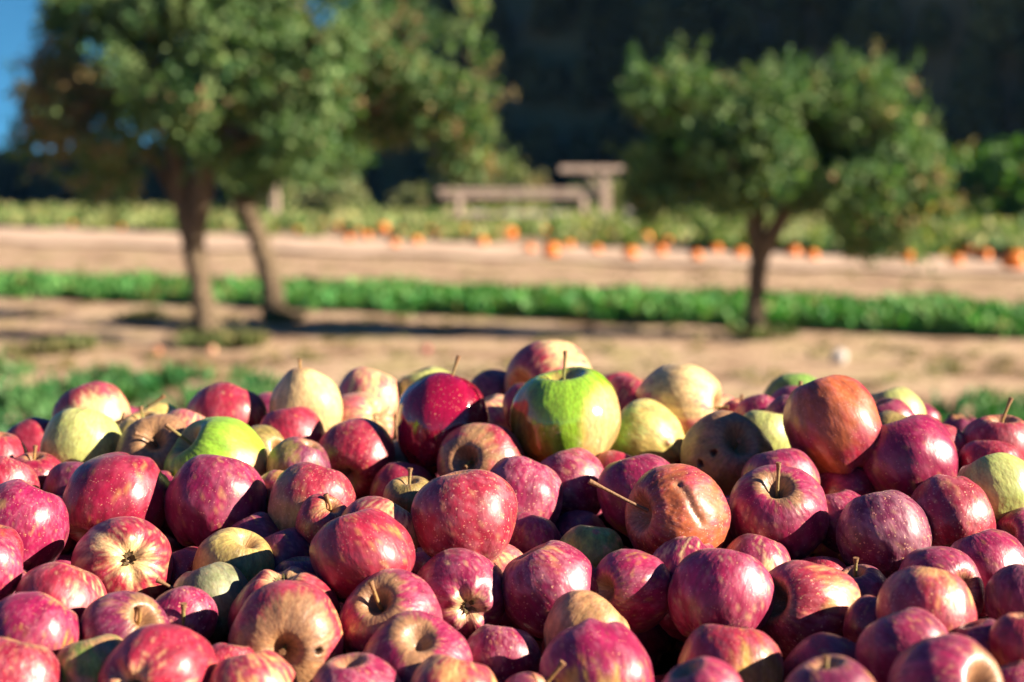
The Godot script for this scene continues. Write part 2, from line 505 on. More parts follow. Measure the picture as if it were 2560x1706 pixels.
func rand_basis(r: RandomNumberGenerator, s: float) -> Basis:
	return Basis.from_euler(Vector3(r.randf_range(-PI, PI), r.randf_range(-PI, PI), r.randf_range(-PI, PI))).scaled(Vector3.ONE * s)

# blobs: [centre, radii, share of brown leaves]; limbs: lists of points with radii
func tree(called: String, at: Vector3, blobs: Array, stems: Array, count: int, seed_: int, tones: Array, cluster: Mesh, size: float, label: String, group := "") -> Node3D:
	var t := thing(called, at)
	tag(t, label, "tree", group)
	var r := RandomNumberGenerator.new()
	r.seed = seed_
	for k in stems.size():
		var s: Array = stems[k]
		var pts := []; var rad := []
		var n: int = s.size()
		# smooth the given points
		var cv := Curve3D.new()
		for i in n:
			var p: Vector3 = s[i][0]
			var a: Vector3 = s[max(i - 1, 0)][0]; var b: Vector3 = s[min(i + 1, n - 1)][0]
			cv.add_point(p, -(b - a) / 6.0, (b - a) / 6.0)
		for i in n - 1:
			for q in 6:
				var u := q / 6.0
				pts.append(cv.sample(i, u) + Vector3(r.randf_range(-1, 1), 0, r.randf_range(-1, 1)) * float(s[i][1]) * 0.08)
				rad.append(lerpf(s[i][1], s[i + 1][1], u) * r.randf_range(0.93, 1.07))
		pts.append(s[n - 1][0]); rad.append(s[n - 1][1])
		inst("trunk" if k == 0 else "limb", tube(pts, rad, 12), mats.bark, t)
	var xf := []; var cols := []
	var vol := 0.0
	for b in blobs: vol += pow(b[1].x * b[1].y * b[1].z, 0.75)
	for b in blobs:
		var share := int(count * pow(b[1].x * b[1].y * b[1].z, 0.75) / vol)
		for i in share:
			var d := Vector3(r.randfn(), r.randfn(), r.randfn()).normalized()
			var rr := pow(r.randf(), 0.42) * (1.0 + 0.16 * r.randfn())
			var p: Vector3 = b[0] + d * Vector3(b[1]) * rr
			if low.get_noise_3dv(p * 1.25 + Vector3(seed_, 0, 0)) + 0.4 * mid.get_noise_3dv(p * 0.9) < -0.07: continue
			xf.append(Transform3D(rand_basis(r, size * r.randf_range(0.75, 1.25)), p))
			var c: Color = tones[0].lerp(tones[1], r.randf())
			if r.randf() < float(b[2]): c = tones[2].lerp(tones[3], r.randf())
			var g := r.randf_range(0.7, 1.25)
			cols.append(Color(c.r * g, c.g * g, c.b * g))
		# shoots that stand out of the crown
		for i in int(4 + 26 * b[1].x):
			var d := Vector3(r.randfn(), r.randfn() * 0.8 + 0.5, r.randfn()).normalized()
			var c: Color = tones[0].lerp(tones[1], r.randf())
			if r.randf() < float(b[2]): c = tones[2].lerp(tones[3], r.randf())
			var from: Vector3 = b[0] + d * Vector3(b[1]) * 0.85
			var way := (d + Vector3(0, 0.5, 0)).normalized()
			var reach := r.randf_range(0.12, 0.5)
			for q in int(reach / 0.06):
				xf.append(Transform3D(rand_basis(r, size * r.randf_range(0.4, 0.7)), from + way * q * 0.06))
				cols.append(c)
	tag(multi("crown", cluster, mats.leaf, xf, cols, t), "", "", "", "stuff")
	return t

func pumpkin_mesh(seed_: int) -> ArrayMesh:
	var r := RandomNumberGenerator.new()
	r.seed = seed_
	var v := PackedVector3Array(); var n := PackedVector3Array(); var ix := PackedInt32Array(); var cc := PackedColorArray()
	var seg := 60; var rings := 18
	var sq := r.randf_range(0.72, 0.95)
	for i in rings + 1:
		var th := clampf(PI * i / rings, 0.001, PI - 0.001)
		for j in seg + 1:
			var ph := TAU * (j % seg) / seg
			var rib := 1.0 - 0.10 * pow(absf(cos(5.0 * ph)), 3.0)
			var rho := sin(th) * rib
			var y := cos(th) * sq
			if th < 1.5: y -= 0.22 * exp(-pow(rho / 0.3, 2.0))
			v.append(Vector3(rho * cos(ph), y + sq, rho * sin(ph)))
			var k := 1.0 + 0.15 * mid.get_noise_2d(ph * 3.0, th * 3.0)
			cc.append(Color(0.62 * k, 0.17 * k, 0.012))
			n.append(Vector3(sin(th) * cos(ph), cos(th) / sq, sin(th) * sin(ph)).normalized())
	var row := seg + 1
	for i in rings:
		for j in seg:
			var k := i * row + j
			ix.append_array([k, k + row, k + 1, k + 1, k + row, k + row + 1])
	return arrays_mesh(v, n, ix, cc)

# where a pixel row and column of the photograph's 2560-wide frame meets level ground
func on_ground(px: float, py: float) -> Vector3:
	var p := atan2(383.0, 3555.0)
	var fw := Vector3(0, -sin(p), -cos(p)); var up := Vector3(0, cos(p), -sin(p))
	var d := fw + Vector3.RIGHT * ((px - 1280.0) / 3555.0) + up * ((853.0 - py) / 3555.0)
	return CAM + d * (-1.5 / d.y)

func hill_height(x: float, z: float) -> float:
	var u := x * 0.91 + (z + 95.0) * 0.41
	var w := 0.41 * x - 0.91 * (z + 95.0)
	var rise := clampf(0.62 * (u + 42.0), 0.0, 62.0)
	return -0.3 + smoothstep(0.0, 22.0, w) * (rise + 1.2) + clampf(w, 0.0, 60.0) * 0.03 + (0.8 * low.get_noise_2d(x * 0.06, z * 0.06)) * smoothstep(0.0, 10.0, w)

# ---------------------------------------------------------------- scene
func _ready() -> void:
	# camera, sky, sun, exposure
	var cam := Camera3D.new()
	cam.name = "camera"
	cam.position = CAM
	cam.rotation = Vector3(-atan2(383.0, 3555.0), 0, 0)
	cam.near = 0.05
	cam.far = 2000.0
	var att := CameraAttributesPhysical.new()
	att.frustum_focal_length = 50.0
	att.frustum_focus_distance = 1.17
	att.exposure_aperture = 4.0
	cam.attributes = att
	cam.fov = 27.0
	add_child(cam)
	var env := Environment.new()
	env.background_mode = Environment.BG_SKY
	var sky := Sky.new()
	var sm := ProceduralSkyMaterial.new()
	sm.sky_top_color = lin(0.016, 0.09, 0.32)
	sm.sky_horizon_color = lin(0.14, 0.58, 1.0)
	sm.ground_horizon_color = lin(0.17, 0.30, 0.45)
	sm.ground_bottom_color = lin(0.12, 0.11, 0.09)
	sm.sky_curve = 0.12
	sm.sun_angle_max = 0.0
	sm.energy_multiplier = 1.0
	sky.sky_material = sm
	env.sky = sky
	env.tonemap_mode = Environment.TONE_MAPPER_LINEAR
	env.tonemap_exposure = 3.4
	env.background_energy_multiplier = 0.25
	env.fog_enabled = true
	env.fog_density = 0.0001
	env.fog_light_color = lin(0.20, 0.42, 1.0)
	env.sdfgi_enabled = true
	env.ssao_enabled = true
	env.ssil_enabled = true
	var we := WorldEnvironment.new()
	we.name = "environment"
	we.environment = env
	add_child(we)
	var sun := DirectionalLight3D.new()
	sun.name = "sun"
	sun.light_energy = 1.6
	sun.light_color = Color(1.0, 0.93, 0.83)
	sun.light_angular_distance = 0.5
	sun.shadow_enabled = true
	sun.sky_mode = DirectionalLight3D.SKY_MODE_LIGHT_ONLY
	add_child(sun)
	sun.look_at_from_position(SUN * 10.0, Vector3.ZERO, Vector3.UP)

	low.seed = 3; low.frequency = 0.9; low.noise_type = FastNoiseLite.TYPE_SIMPLEX_SMOOTH; low.fractal_type = FastNoiseLite.FRACTAL_NONE
	mid.seed = 8; mid.frequency = 2.6; mid.noise_type = FastNoiseLite.TYPE_SIMPLEX_SMOOTH; mid.fractal_octaves = 3
	fine.seed = 12; fine.frequency = 7.0; fine.noise_type = FastNoiseLite.TYPE_SIMPLEX_SMOOTH; fine.fractal_octaves = 2
	rng.seed = 77

	make_materials()
	build_ground()
	build_hill()
	build_trees()
	build_fields()
	build_woodwork()
	build_box()
	build_apples()

func make_materials() -> void:
	mats.stem = mat(Color.WHITE, 0.7)
	mats.stem.vertex_color_use_as_albedo = true
	mats.stem.uv1_triplanar = true
	mats.stem.uv1_scale = Vector3(60, 60, 60)
	mats.stem.heightmap_enabled = true
	mats.stem.heightmap_texture = noise_tex(0.03, 4, [], 256)
	mats.stem.heightmap_scale = 0.05
	mats.bark = mat(Color.WHITE, 0.9)
	mats.bark.albedo_texture = noise_tex(0.02, 14, [[0.25, lin(0.07, 0.048, 0.03)], [0.55, lin(0.22, 0.155, 0.095)], [0.8, lin(0.36, 0.27, 0.175)]], 512)
	mats.bark.uv1_scale = Vector3(2, 1.2, 1)
	mats.bark.heightmap_enabled = true
	mats.bark.heightmap_texture = noise_tex(0.03, 15, [], 512)
	mats.bark.heightmap_scale = 3.0
	mats.leaf = leaf_mat(lin(0.50, 0.66, 0.22), 0.6)
	mats.herb = leaf_mat(lin(0.30, 0.48, 0.16), 0.5)
	mats.wood = mat(Color.WHITE, 0.75)
	mats.wood.albedo_texture = noise_tex(0.012, 24, [[0.2, lin(0.40, 0.29, 0.23)], [0.8, lin(0.66, 0.51, 0.42)]], 256)
	mats.wood.uv1_triplanar = true
	mats.wood.uv1_scale = Vector3(0.5, 4.0, 4.0)
	mats.darkwood = mat(lin(0.10, 0.05, 0.045), 0.8)
	mats.pale = mat(lin(0.55, 0.50, 0.50), 0.7)
	mats.pumpkin = mat(Color.WHITE, 0.42)
	mats.pumpkin.vertex_color_use_as_albedo = true
	make_apple_textures()

func build_ground() -> void:
	var soil := mat(Color.WHITE, 0.95, 0.2)
	soil.albedo_texture = noise_tex(0.006, 51, [[0.2, lin(0.28, 0.185, 0.12)], [0.42, lin(0.49, 0.345, 0.23)], [0.62, lin(0.58, 0.42, 0.29)], [0.82, lin(0.42, 0.34, 0.18)]], 1024)
	soil.uv1_triplanar = true
	soil.uv1_world_triplanar = true
	soil.uv1_scale = Vector3(0.11, 0.11, 0.11)
	soil.detail_enabled = true
	soil.detail_blend_mode = BaseMaterial3D.BLEND_MODE_MUL
	soil.detail_albedo = noise_tex(0.03, 52, [[0.2, Color(0.72, 0.70, 0.68)], [0.6, Color(1, 1, 1)]], 512)
	soil.detail_uv_layer = BaseMaterial3D.DETAIL_UV_2
	soil.uv2_triplanar = true
	soil.uv2_world_triplanar = true
	soil.uv2_scale = Vector3(0.6, 0.6, 0.6)
	# the sheet rolls slightly
	var v := PackedVector3Array(); var n := PackedVector3Array(); var ix := PackedInt32Array()
	var xs := []; var zs := []
	for k in 101: xs.append(signf(k - 50.0) * (pow(absf(k - 50.0) / 50.0, 3.0) * 360.0 + absf(k - 50.0) * 0.6))
	for k in 121: zs.append(6.0 - k * 0.35 - pow(k / 120.0, 4.0) * 420.0)
	for z in zs:
		for x in xs:
			var h := 0.03 * low.get_noise_2d(x * 0.8, z * 0.8) + 0.012 * mid.get_noise_2d(x * 0.9, z * 0.9)
			v.append(Vector3(x, h - 0.02, z)); n.append(Vector3.UP)
	for i in 120:
		for j in 100:
			var q := i * 101 + j
			ix.append_array([q, q + 101, q + 1, q + 1, q + 101, q + 102])
	tag(inst("ground", arrays_mesh(v, n, ix), soil), "", "", "", "structure")
	# trodden dirt path between the plant row and the pumpkin field
	var path := mat(Color.WHITE, 0.95, 0.2)
	path.albedo_texture = noise_tex(0.008, 57, [[0.2, lin(0.48, 0.34, 0.245)], [0.7, lin(0.60, 0.45, 0.34)]], 512)
	path.uv1_triplanar = true
	path.uv1_world_triplanar = true
	path.uv1_scale = Vector3(0.2, 0.2, 0.2)
	var pv := PackedVector3Array(); var pn := PackedVector3Array(); var pi := PackedInt32Array()
	for k in 41:
		var px := -700.0 + k * 100.0
		var far := on_ground(px, 568.0 + 0.0335 * px)
		var near := on_ground(px, 606.0 + 0.0335 * px + 4.0 * sin(k * 1.7))
		for q in [far, near]:
			pv.append(q + Vector3.UP * 0.035); pn.append(Vector3.UP)
		if k: pi.append_array([2 * k - 2, 2 * k, 2 * k - 1, 2 * k - 1, 2 * k, 2 * k + 1])
	tag(inst("dirt_path", arrays_mesh(pv, pn, pi), path), "", "", "", "structure")

func build_hill() -> void:
	var v := PackedVector3Array(); var n := PackedVector3Array(); var ix := PackedInt32Array()
	var cols := 120; var rows := 60
	for i in rows + 1:
		for j in cols + 1:
			var x := -140.0 + j * 4.2
			var w := -3.0 + i * 3.2
			var z := -95.0 + (0.41 * x - w) / 0.91
			v.append(Vector3(x, hill_height(x, z), z))
	for i in rows + 1:
		for j in cols + 1:
			var k := i * (cols + 1) + j
			var a := v[k + 1] if j < cols else v[k]
			var b := v[k - 1] if j > 0 else v[k]
			var c := v[k + cols + 1] if i < rows else v[k]
			var d := v[k - cols - 1] if i > 0 else v[k]
			n.append((a - b).cross(d - c).normalized() * -1.0)
			if n[k].y < 0: n[k] = -n[k]
	for i in rows:
		for j in cols:
			var k := i * (cols + 1) + j
			ix.append_array([k, k + cols + 1, k + 1, k + 1, k + cols + 1, k + cols + 2])
	var hm := mat(Color.WHITE, 0.95, 0.1)
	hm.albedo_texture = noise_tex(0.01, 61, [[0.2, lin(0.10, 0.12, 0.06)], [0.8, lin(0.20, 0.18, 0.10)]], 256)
	hm.uv1_triplanar = true
	hm.uv1_world_triplanar = true
	hm.uv1_scale = Vector3(0.03, 0.03, 0.03)
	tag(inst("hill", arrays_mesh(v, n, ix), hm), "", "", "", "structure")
	# the wood on the hill, one dark mass
	var r := RandomNumberGenerator.new()
	r.seed = 311
	var xf := []; var cc := []
	for k in 5200:
		var x := r.randf_range(-95, 130)
		var w := r.randf_range(1.0, 70.0)
		if r.randf() > 1.0 - w / 130.0: continue
		var z := -95.0 + (0.41 * x - w) / 0.91
		var s := r.randf_range(0.35, 0.85) * clampf(1.0 + x * 0.006, 0.55, 1.2)
		xf.append(Transform3D(Basis(Vector3.UP, r.randf() * TAU).scaled(Vector3(s * r.randf_range(0.8, 1.2), s, s)), Vector3(x, hill_height(x, z) - 0.3, z)))
		var g := r.randf_range(0.6, 1.3)
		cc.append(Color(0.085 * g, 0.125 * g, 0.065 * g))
	var fm := mat(Color.WHITE, 0.9, 0.2)
	fm.vertex_color_use_as_albedo = true
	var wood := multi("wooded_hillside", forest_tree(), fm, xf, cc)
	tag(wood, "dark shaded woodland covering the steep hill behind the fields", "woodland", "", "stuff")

func forest_tree() -> ArrayMesh:
	var r := RandomNumberGenerator.new()
	r.seed = 90
	var st := SurfaceTool.new()
	st.begin(Mesh.PRIMITIVE_TRIANGLES)
	for k in 260:
		var t := pow(r.randf(), 0.8)
		var y := 0.6 + 5.6 * t
		var rad := (2.1 * sqrt(1.0 - t) + 0.15) * sqrt(r.randf())
		var a := r.randf() * TAU
		var p := Vector3(cos(a) * rad, y, sin(a) * rad)
		var s := 0.55
		var b := rand_basis(r, s)
		for q in [Vector3(-1, -0.5, 0), Vector3(1, -0.6, 0.1), Vector3(0.1, 1, 0), Vector3(0, -0.6, -1), Vector3(0.1, -0.5, 1), Vector3(0, 1, 0.1)]:
			st.set_color(Color.WHITE)
			st.add_vertex(p + b * q)
	for k in 6:
		var a := TAU * k / 6.0; var a2 := TAU * (k + 1) / 6.0
		for q in [Vector3(cos(a) * 0.2, 0, sin(a) * 0.2), Vector3(0, 4.0, 0), Vector3(cos(a2) * 0.2, 0, sin(a2) * 0.2)]:
			st.set_color(Color(0.8, 0.7, 0.6)); st.add_vertex(q)
	st.generate_normals()
	return st.commit()

# crown blobs are given as the tree shows them: pixels of the 2560-wide frame at the tree's distance, then turned to metres
func px_blobs(base: Vector3, list: Array, base_px: Vector2) -> Array:
	var k := -base.z / 3555.0
	var out := []
	for b in list:
		out.append([Vector3((b[0] - base_px.x) * k, (base_px.y - b[1]) * k, b[4] if b.size() > 4 else 0.0), Vector3(b[2] * k, b[3] * k, (b[2] + b[3]) * 0.5 * k), b[5] if b.size() > 5 else 0.06])
	return out

func px_stem(base: Vector3, list: Array, base_px: Vector2) -> Array:
	var k := -base.z / 3555.0
	return list.map(func(b): return [Vector3((b[0] - base_px.x) * k, (base_px.y - b[1]) * k, b[3] if b.size() > 3 else 0.0), b[2] * k])

func build_trees() -> void:
	var leafy := leaf_cluster(8, 0.14, 0.072, 0.044, 5, 0.0)
	var tones := [Color(0.07, 0.18, 0.07), Color(0.21, 0.29, 0.115), Color(0.32, 0.19, 0.11), Color(0.34, 0.29, 0.13)]
	# the large tree with two forks
	var a := on_ground(520, 852)
	var ap := Vector2(520, 852)
	tree("apple_tree", a, px_blobs(a, [
			[650, 60, 260, 170, 0.1], [420, 60, 190, 150, -0.5, 0.1], [240, 40, 130, 120, -0.6], [140, 30, 60, 70, -0.6], [130, 170, 60, 70, -0.4, 0.5], [110, 250, 60, 90, -0.2, 0.7], [60, 380, 50, 60, -0.3, 0.3], [330, 190, 170, 150, -0.7, 0.1],
			[190, 300, 100, 150, -0.2, 0.75], [150, 420, 90, 110, -0.3, 0.4], [330, 400, 130, 70, 0.2, 0.25], [600, 285, 165, 125, 0.6, 0.03], [740, 365, 135, 105, 0.6, 0.05], [520, 190, 200, 150, 0.5, 0.03],
			[780, 210, 150, 160, 0.5, 0.08], [850, 90, 140, 130, 0.2, 0.12], [1010, 190, 150, 100, 0.1, 0.15], [1120, 150, 100, 90, 0.1, 0.2], [1140, 300, 100, 110, 0.3, 0.12], [1170, 400, 60, 50, 0.3, 0.2],
			[1000, 110, 80, 70, -0.3, 0.2], [960, 330, 70, 40, 0.0, 0.2], [280, 480, 90, 60, 0.0, 0.2], [1185, 40, 30, 50, 0.0, 0.3]], ap),
		[px_stem(a, [[528, 880, 66], [520, 835, 42], [512, 780, 31], [500, 690, 27], [485, 600, 29], [468, 520, 26], [455, 430, 23], [430, 300, 16], [400, 150, 8]], ap),
			px_stem(a, [[488, 620, 25], [515, 500, 27, 0.1], [535, 380, 23, 0.1], [620, 220, 16], [680, 60, 8]], ap),
			px_stem(a, [[480, 560, 18], [430, 480, 16, -0.2], [360, 380, 12, -0.3], [250, 300, 7, -0.3]], ap),
			px_stem(a, [[560, 390, 18, 0.1], [700, 330, 14, 0.2], [880, 300, 11, 0.2], [1080, 240, 6, 0.2]], ap)],
		9600, 21, tones, leafy, 1.0, "large leafy orchard tree with a dark forked trunk and browning outer leaves", "orchard trees")
	# the leaning tree beside it
	var b := on_ground(680, 800)
	var bp := Vector2(680, 800)
	tree("apple_tree", b, px_blobs(b, [[690, 300, 140, 130, 0.0, 0.05], [800, 330, 120, 120, -0.2, 0.05], [640, 400, 100, 80, 0.1, 0.04], [730, 420, 80, 55, 0.1, 0.08], [860, 250, 120, 110, -0.3, 0.1]], bp),
		[px_stem(b, [[692, 818, 46], [686, 770, 31], [676, 700, 28], [660, 630, 27], [632, 550, 25], [598, 480, 22], [585, 420, 18], [600, 320, 10]], bp),
			px_stem(b, [[620, 520, 16], [680, 440, 13], [760, 360, 8]], bp)],
		2800, 22, tones, leafy, 1.0, "slim leaning orchard tree with a pale curved trunk", "orchard trees")
	# the round tree on a straight trunk
	var c := on_ground(1888, 838)
	var cp := Vector2(1888, 838)
	tree("apple_tree", c, px_blobs(c, [
			[1700, 255, 130, 80, 0.0, 0.1], [1620, 300, 80, 110, 0.0, 0.08], [1840, 270, 110, 70, 0.0, 0.22], [2060, 240, 120, 78, 0.0, 0.06], [1920, 330, 170, 130, 0.4, 0.04], [2130, 320, 150, 140, 0.1, 0.12],
			[1720, 400, 150, 110, 0.2, 0.05], [1640, 500, 80, 70, 0.1, 0.06], [2240, 430, 110, 110, 0.1, 0.12], [2080, 460, 150, 100, 0.3, 0.06], [1880, 470, 120, 80, 0.4, 0.04], [2300, 540, 80, 70, 0.1, 0.25],
			[2270, 620, 70, 60, 0.1, 0.15], [2160, 570, 90, 60, 0.1, 0.12], [1640, 400, 90, 80, -0.2, 0.08], [1760, 520, 80, 50, 0.0, 0.04], [2170, 250, 70, 70, -0.2, 0.3]], cp),
		[px_stem(c, [[1892, 858, 44], [1889, 815, 27], [1888, 760, 23], [1890, 700, 22], [1895, 640, 26], [1885, 580, 26], [1860, 500, 18], [1800, 400, 12], [1720, 280, 7]], cp),
			px_stem(c, [[1895, 640, 26], [1925, 580, 22, 0.1], [1990, 480, 16, 0.1], [2080, 360, 10], [2150, 260, 6]], cp),
			px_stem(c, [[1890, 600, 16], [1900, 500, 14, -0.1], [1900, 380, 9, -0.1], [1900, 240, 5]], cp),
			px_stem(c, [[1960, 530, 13, 0.1], [2100, 500, 10, 0.1], [2230, 520, 6, 0.1]], cp)],
		8200, 23, tones, leafy, 1.0, "round headed orchard tree on a short straight trunk", "orchard trees")
	# bushes and trees beyond the fields
	var coarse := leaf_cluster(9, 0.5, 0.30, 0.20, 6, 0.0)
	var sage := [Color(0.15, 0.19, 0.09), Color(0.25, 0.27, 0.12), Color(0.22, 0.18, 0.09), Color(0.26, 0.2, 0.1)]
	bush("shrub", Vector3(-8.3, 0, -66), Vector3(1.3, 1.6, 1.2), 520, 31, sage, coarse, "pale sage shrub standing alone behind the pumpkin field", "shrubs beyond the pumpkin field")
	bush("shrub", Vector3(-1.2, 0, -70), Vector3(2.5, 1.9, 1.8), 760, 32, sage, coarse, "broad olive shrub rising behind the long wooden table", "shrubs beyond the pumpkin field")
	bush("shrub", Vector3(-12.0, 0, -70), Vector3(1.9, 1.4, 1.5), 460, 33, sage, coarse, "low grey green shrub behind the leaning tree", "shrubs beyond the pumpkin field")
	bush("shrub", Vector3(-4.6, 0, -76), Vector3(1.7, 1.0, 1.4), 420, 35, sage, coarse, "low dusty shrub between the sage shrub and the olive one", "shrubs beyond the pumpkin field")
	bush("shrub", Vector3(5.2, 0, -78), Vector3(1.8, 1.2, 1.4), 420, 36, sage, coarse, "low dusty shrub behind the cross beam post", "shrubs beyond the pumpkin field")
	var lush := [Color(0.06, 0.15, 0.04), Color(0.12, 0.24, 0.05), Color(0.16, 0.17, 0.05), Color(0.2, 0.15, 0.05)]
	bush("shrub", Vector3(16.6, 0, -47), Vector3(2.3, 1.9, 2.0), 900, 34, lush, coarse, "large bright green bush beside the round headed orchard tree", "shrubs beyond the pumpkin field")
	var th := Vector3(37, hill_height(37, -101), -101)
	tree("hillside_tree", th, [[Vector3(0, 7, 0), Vector3(3.4, 4.2, 3.2), 0.2], [Vector3(-2, 4.5, 1), Vector3(2.6, 2.6, 2.4), 0.2], [Vector3(1.5, 10, 0), Vector3(2.4, 2.6, 2.2), 0.2]],
		[[[Vector3(0, -0.5, 0), 0.35], [Vector3(0.2, 3, 0), 0.28], [Vector3(0, 9, 0), 0.1]]], 1500, 41, tones, coarse, 1.2, "tall tree standing in the shade at the hill foot")

func bush(called: String, at: Vector3, rad: Vector3, count: int, seed_: int, tones: Array, cluster: Mesh, label: String, group: String) -> void:
	var t := thing(called, at)
	tag(t, label, "shrub", group)
	var r := RandomNumberGenerator.new()
	r.seed = seed_
	var xf := []; var cols := []
	for i in count:
		var d := Vector3(r.randfn(), absf(r.randfn()) * 0.9 - 0.2, r.randfn()).normalized()
		var k := pow(r.randf(), 0.4) * (1.0 + 0.3 * low.get_noise_3dv(d * 2.0 + Vector3(seed_, 0, 0)))
		var p := d * rad * k + Vector3(0, rad.y * 0.45, 0)
		p.y = maxf(p.y, 0.1)
		xf.append(Transform3D(rand_basis(r, r.randf_range(0.8, 1.3)), p))
		var c: Color = tones[0].lerp(tones[1], r.randf())
		if r.randf() < 0.1: c = tones[2].lerp(tones[3], r.randf())
		cols.append(c)
	tag(multi("foliage", cluster, mats.leaf, xf, cols, t), "", "", "", "stuff")
	for k in 4:
		var a := r.randf() * TAU
		var e := Vector3(cos(a) * rad.x * 0.4, rad.y * 0.9, sin(a) * rad.z * 0.4)
		inst("branch", tube([Vector3(cos(a) * 0.08, -0.1, sin(a) * 0.08), e * 0.5, e], [0.05, 0.035, 0.015], 7), mats.bark, t)

func build_fields() -> void:
	var r := RandomNumberGenerator.new()
	r.seed = 501
	# the low green row in front of the path
	var herb := leaf_cluster(10, 0.16, 0.11, 0.075, 9, 0.35)
	var xf := []; var cols := []
	for k in 15000:
		var px := r.randf_range(-500, 3000)
		var line := on_ground(px, 742.0 + 0.040 * px)
		var wide := r.randf()
		var p := line + Vector3(-0.15, 0, -0.36).normalized() * wide * 3.6
		var hump := 0.07 + 0.06 * sin(wide * PI) + 0.09 * low.get_noise_2d(p.x * 0.8, p.z * 0.8)
		if px < 1150.0: hump *= 0.8 + 0.3 * low.get_noise_2d(p.x * 1.1 + 40.0, p.z)
		if low.get_noise_2d(p.x * 1.7 + 9.0, p.z * 1.7) < (-0.42 if px > 700.0 else -0.12): continue
		p.y = r.randf() * maxf(hump, 0.05)
		xf.append(Transform3D(Basis(Vector3.UP, r.randf() * TAU).scaled(Vector3.ONE * r.randf_range(0.7, 1.25)), p))
		var g := r.randf_range(0.7, 1.25)
		var c := Color(0.06, 0.25, 0.07).lerp(Color(0.16, 0.34, 0.09), r.randf())
		if r.randf() < 0.10: c = Color(0.24, 0.24, 0.08)
		cols.append(Color(c.r * g, c.g * g, c.b * g))
	tag(multi("ground_cover", herb, mats.herb, xf, cols), "low emerald green plants in a long row behind the orchard trees", "ground cover", "", "stuff")
	# weeds near the box
	var weed := leaf_cluster(9, 0.10, 0.11, 0.035, 10, 0.9)
	xf = []; cols = []
	for k in 8000:
		var px := r.randf_range(-400, 3000)
		var py := r.randf_range(880, 1240)
		var edge := 905.0 + maxf(px, 0.0) * 0.085 if px < 1000.0 else 1045.0 - (px - 2250.0) * 0.12
		var want := smoothstep(edge - 10.0, edge + 60.0, py)
		if px > 760.0 and px < 2200.0: want *= 0.10
		elif px > 500.0 and px < 760.0: want *= 0.5
		var p := on_ground(px, py)
		want *= 0.75 * smoothstep(-0.3, 0.3, low.get_noise_2d(p.x * 1.2, p.z * 1.2))
		if r.randf() > want: continue
		p.y = r.randf() * 0.10 - 0.02
		var s := r.randf_range(0.7, 1.5)
		xf.append(Transform3D(Basis(Vector3.UP, r.randf() * TAU).scaled(Vector3(s, s * r.randf_range(0.7, 1.3), s)), p))
		var c := Color(0.035, 0.18, 0.06).lerp(Color(0.12, 0.25, 0.08), r.randf())
		cols.append(c)
	for foot in [[510, 858, 60, 0.14], [580, 862, 70, 0.11], [690, 806, 20, 0.12], [1890, 846, 22, 0.14], [350, 800, 14, 0.12], [125, 880, 40, 0.14]]:
		var f := on_ground(foot[0], foot[1])
		for q in int(foot[2]):
			var w := Vector3(r.randfn() * foot[3], r.randf() * 0.06 - 0.02, r.randfn() * foot[3])
			xf.append(Transform3D(Basis(Vector3.UP, r.randf() * TAU).scaled(Vector3.ONE * r.randf_range(0.6, 1.3)), f + w))
			cols.append(Color(0.10, 0.16, 0.05).lerp(Color(0.24, 0.20, 0.09), r.randf()))
	tag(multi("weeds", weed, mats.herb, xf, cols), "patchy green weeds on bare soil just behind the apple heap", "weeds", "", "stuff")
	# dry wisps on the bare soil
	xf = []; cols = []
	for k in 2600:
		var p := on_ground(r.randf_range(-300, 2900), r.randf_range(640, 960))
		if low.get_noise_2d(p.x * 0.9, p.z * 0.9 + 30.0) < 0.05: continue
		var s := r.randf_range(0.35, 0.9)
		xf.append(Transform3D(Basis(Vector3.UP, r.randf() * TAU).scaled(Vector3(s, s * 0.7, s)), p - Vector3.UP * 0.02))
		cols.append(Color(0.16, 0.17, 0.06).lerp(Color(0.34, 0.26, 0.12), r.randf()))
	tag(multi("dry_grass", weed, mats.herb, xf, cols), "thin dry grass wisps scattered over the bare orchard soil", "grass", "", "stuff")
	# pumpkin vines leave the pumpkins in view
	var spots := [[79, 536, 1.15], [223, 541, 0.8], [20, 548, 0.8], [140, 549, 0.7], [330, 552, 0.7], [547, 550, 0.8], [607, 547, 1.0], [805, 562, 1.0], [848, 567, 1.05], [892, 575, 0.75], [916, 587, 0.8], [957, 572, 1.25], [1006, 581, 1.0], [1072, 575, 0.85], [1100, 585, 0.9], [1160, 583, 1.35], [1205, 604, 0.8], [1040, 600, 0.8], [985, 606, 0.75], [870, 592, 0.7], [1420, 612, 0.8], [1490, 622, 0.75], [1650, 628, 0.8], [2030, 640, 0.8], [2130, 640, 0.7], [700, 566, 0.8], [745, 575, 0.8], [450, 558, 0.7], [300, 562, 0.8], [180, 556, 0.8], [1790, 622, 0.8], [1850, 634, 0.8], [2270, 646, 0.85], [2390, 652, 0.8], [1740, 640, 0.75], [1181, 586, 0.9],
		[1252, 580, 1.15], [1274, 588, 1.2], [1323, 620, 0.7], [1361, 581, 1.05], [1377, 632, 1.1], [1456, 594, 0.85], [1531, 591, 1.05], [1575, 637, 0.9], [1612, 600, 1.15], [1667, 602, 0.8], [1713, 603, 0.95], [1984, 631, 0.85], [2096, 617, 0.9], [2220, 620, 0.95], [2349, 628, 0.75],
		[2422, 625, 0.85], [2461, 643, 0.85], [2492, 628, 1.0], [2534, 665, 1.35]]
	var bases := spots.map(func(s): return on_ground(s[0], s[1] + 12.0))
	var vine := leaf_cluster(8, 0.45, 0.26, 0.24, 11, 0.5)
	xf = []; cols = []
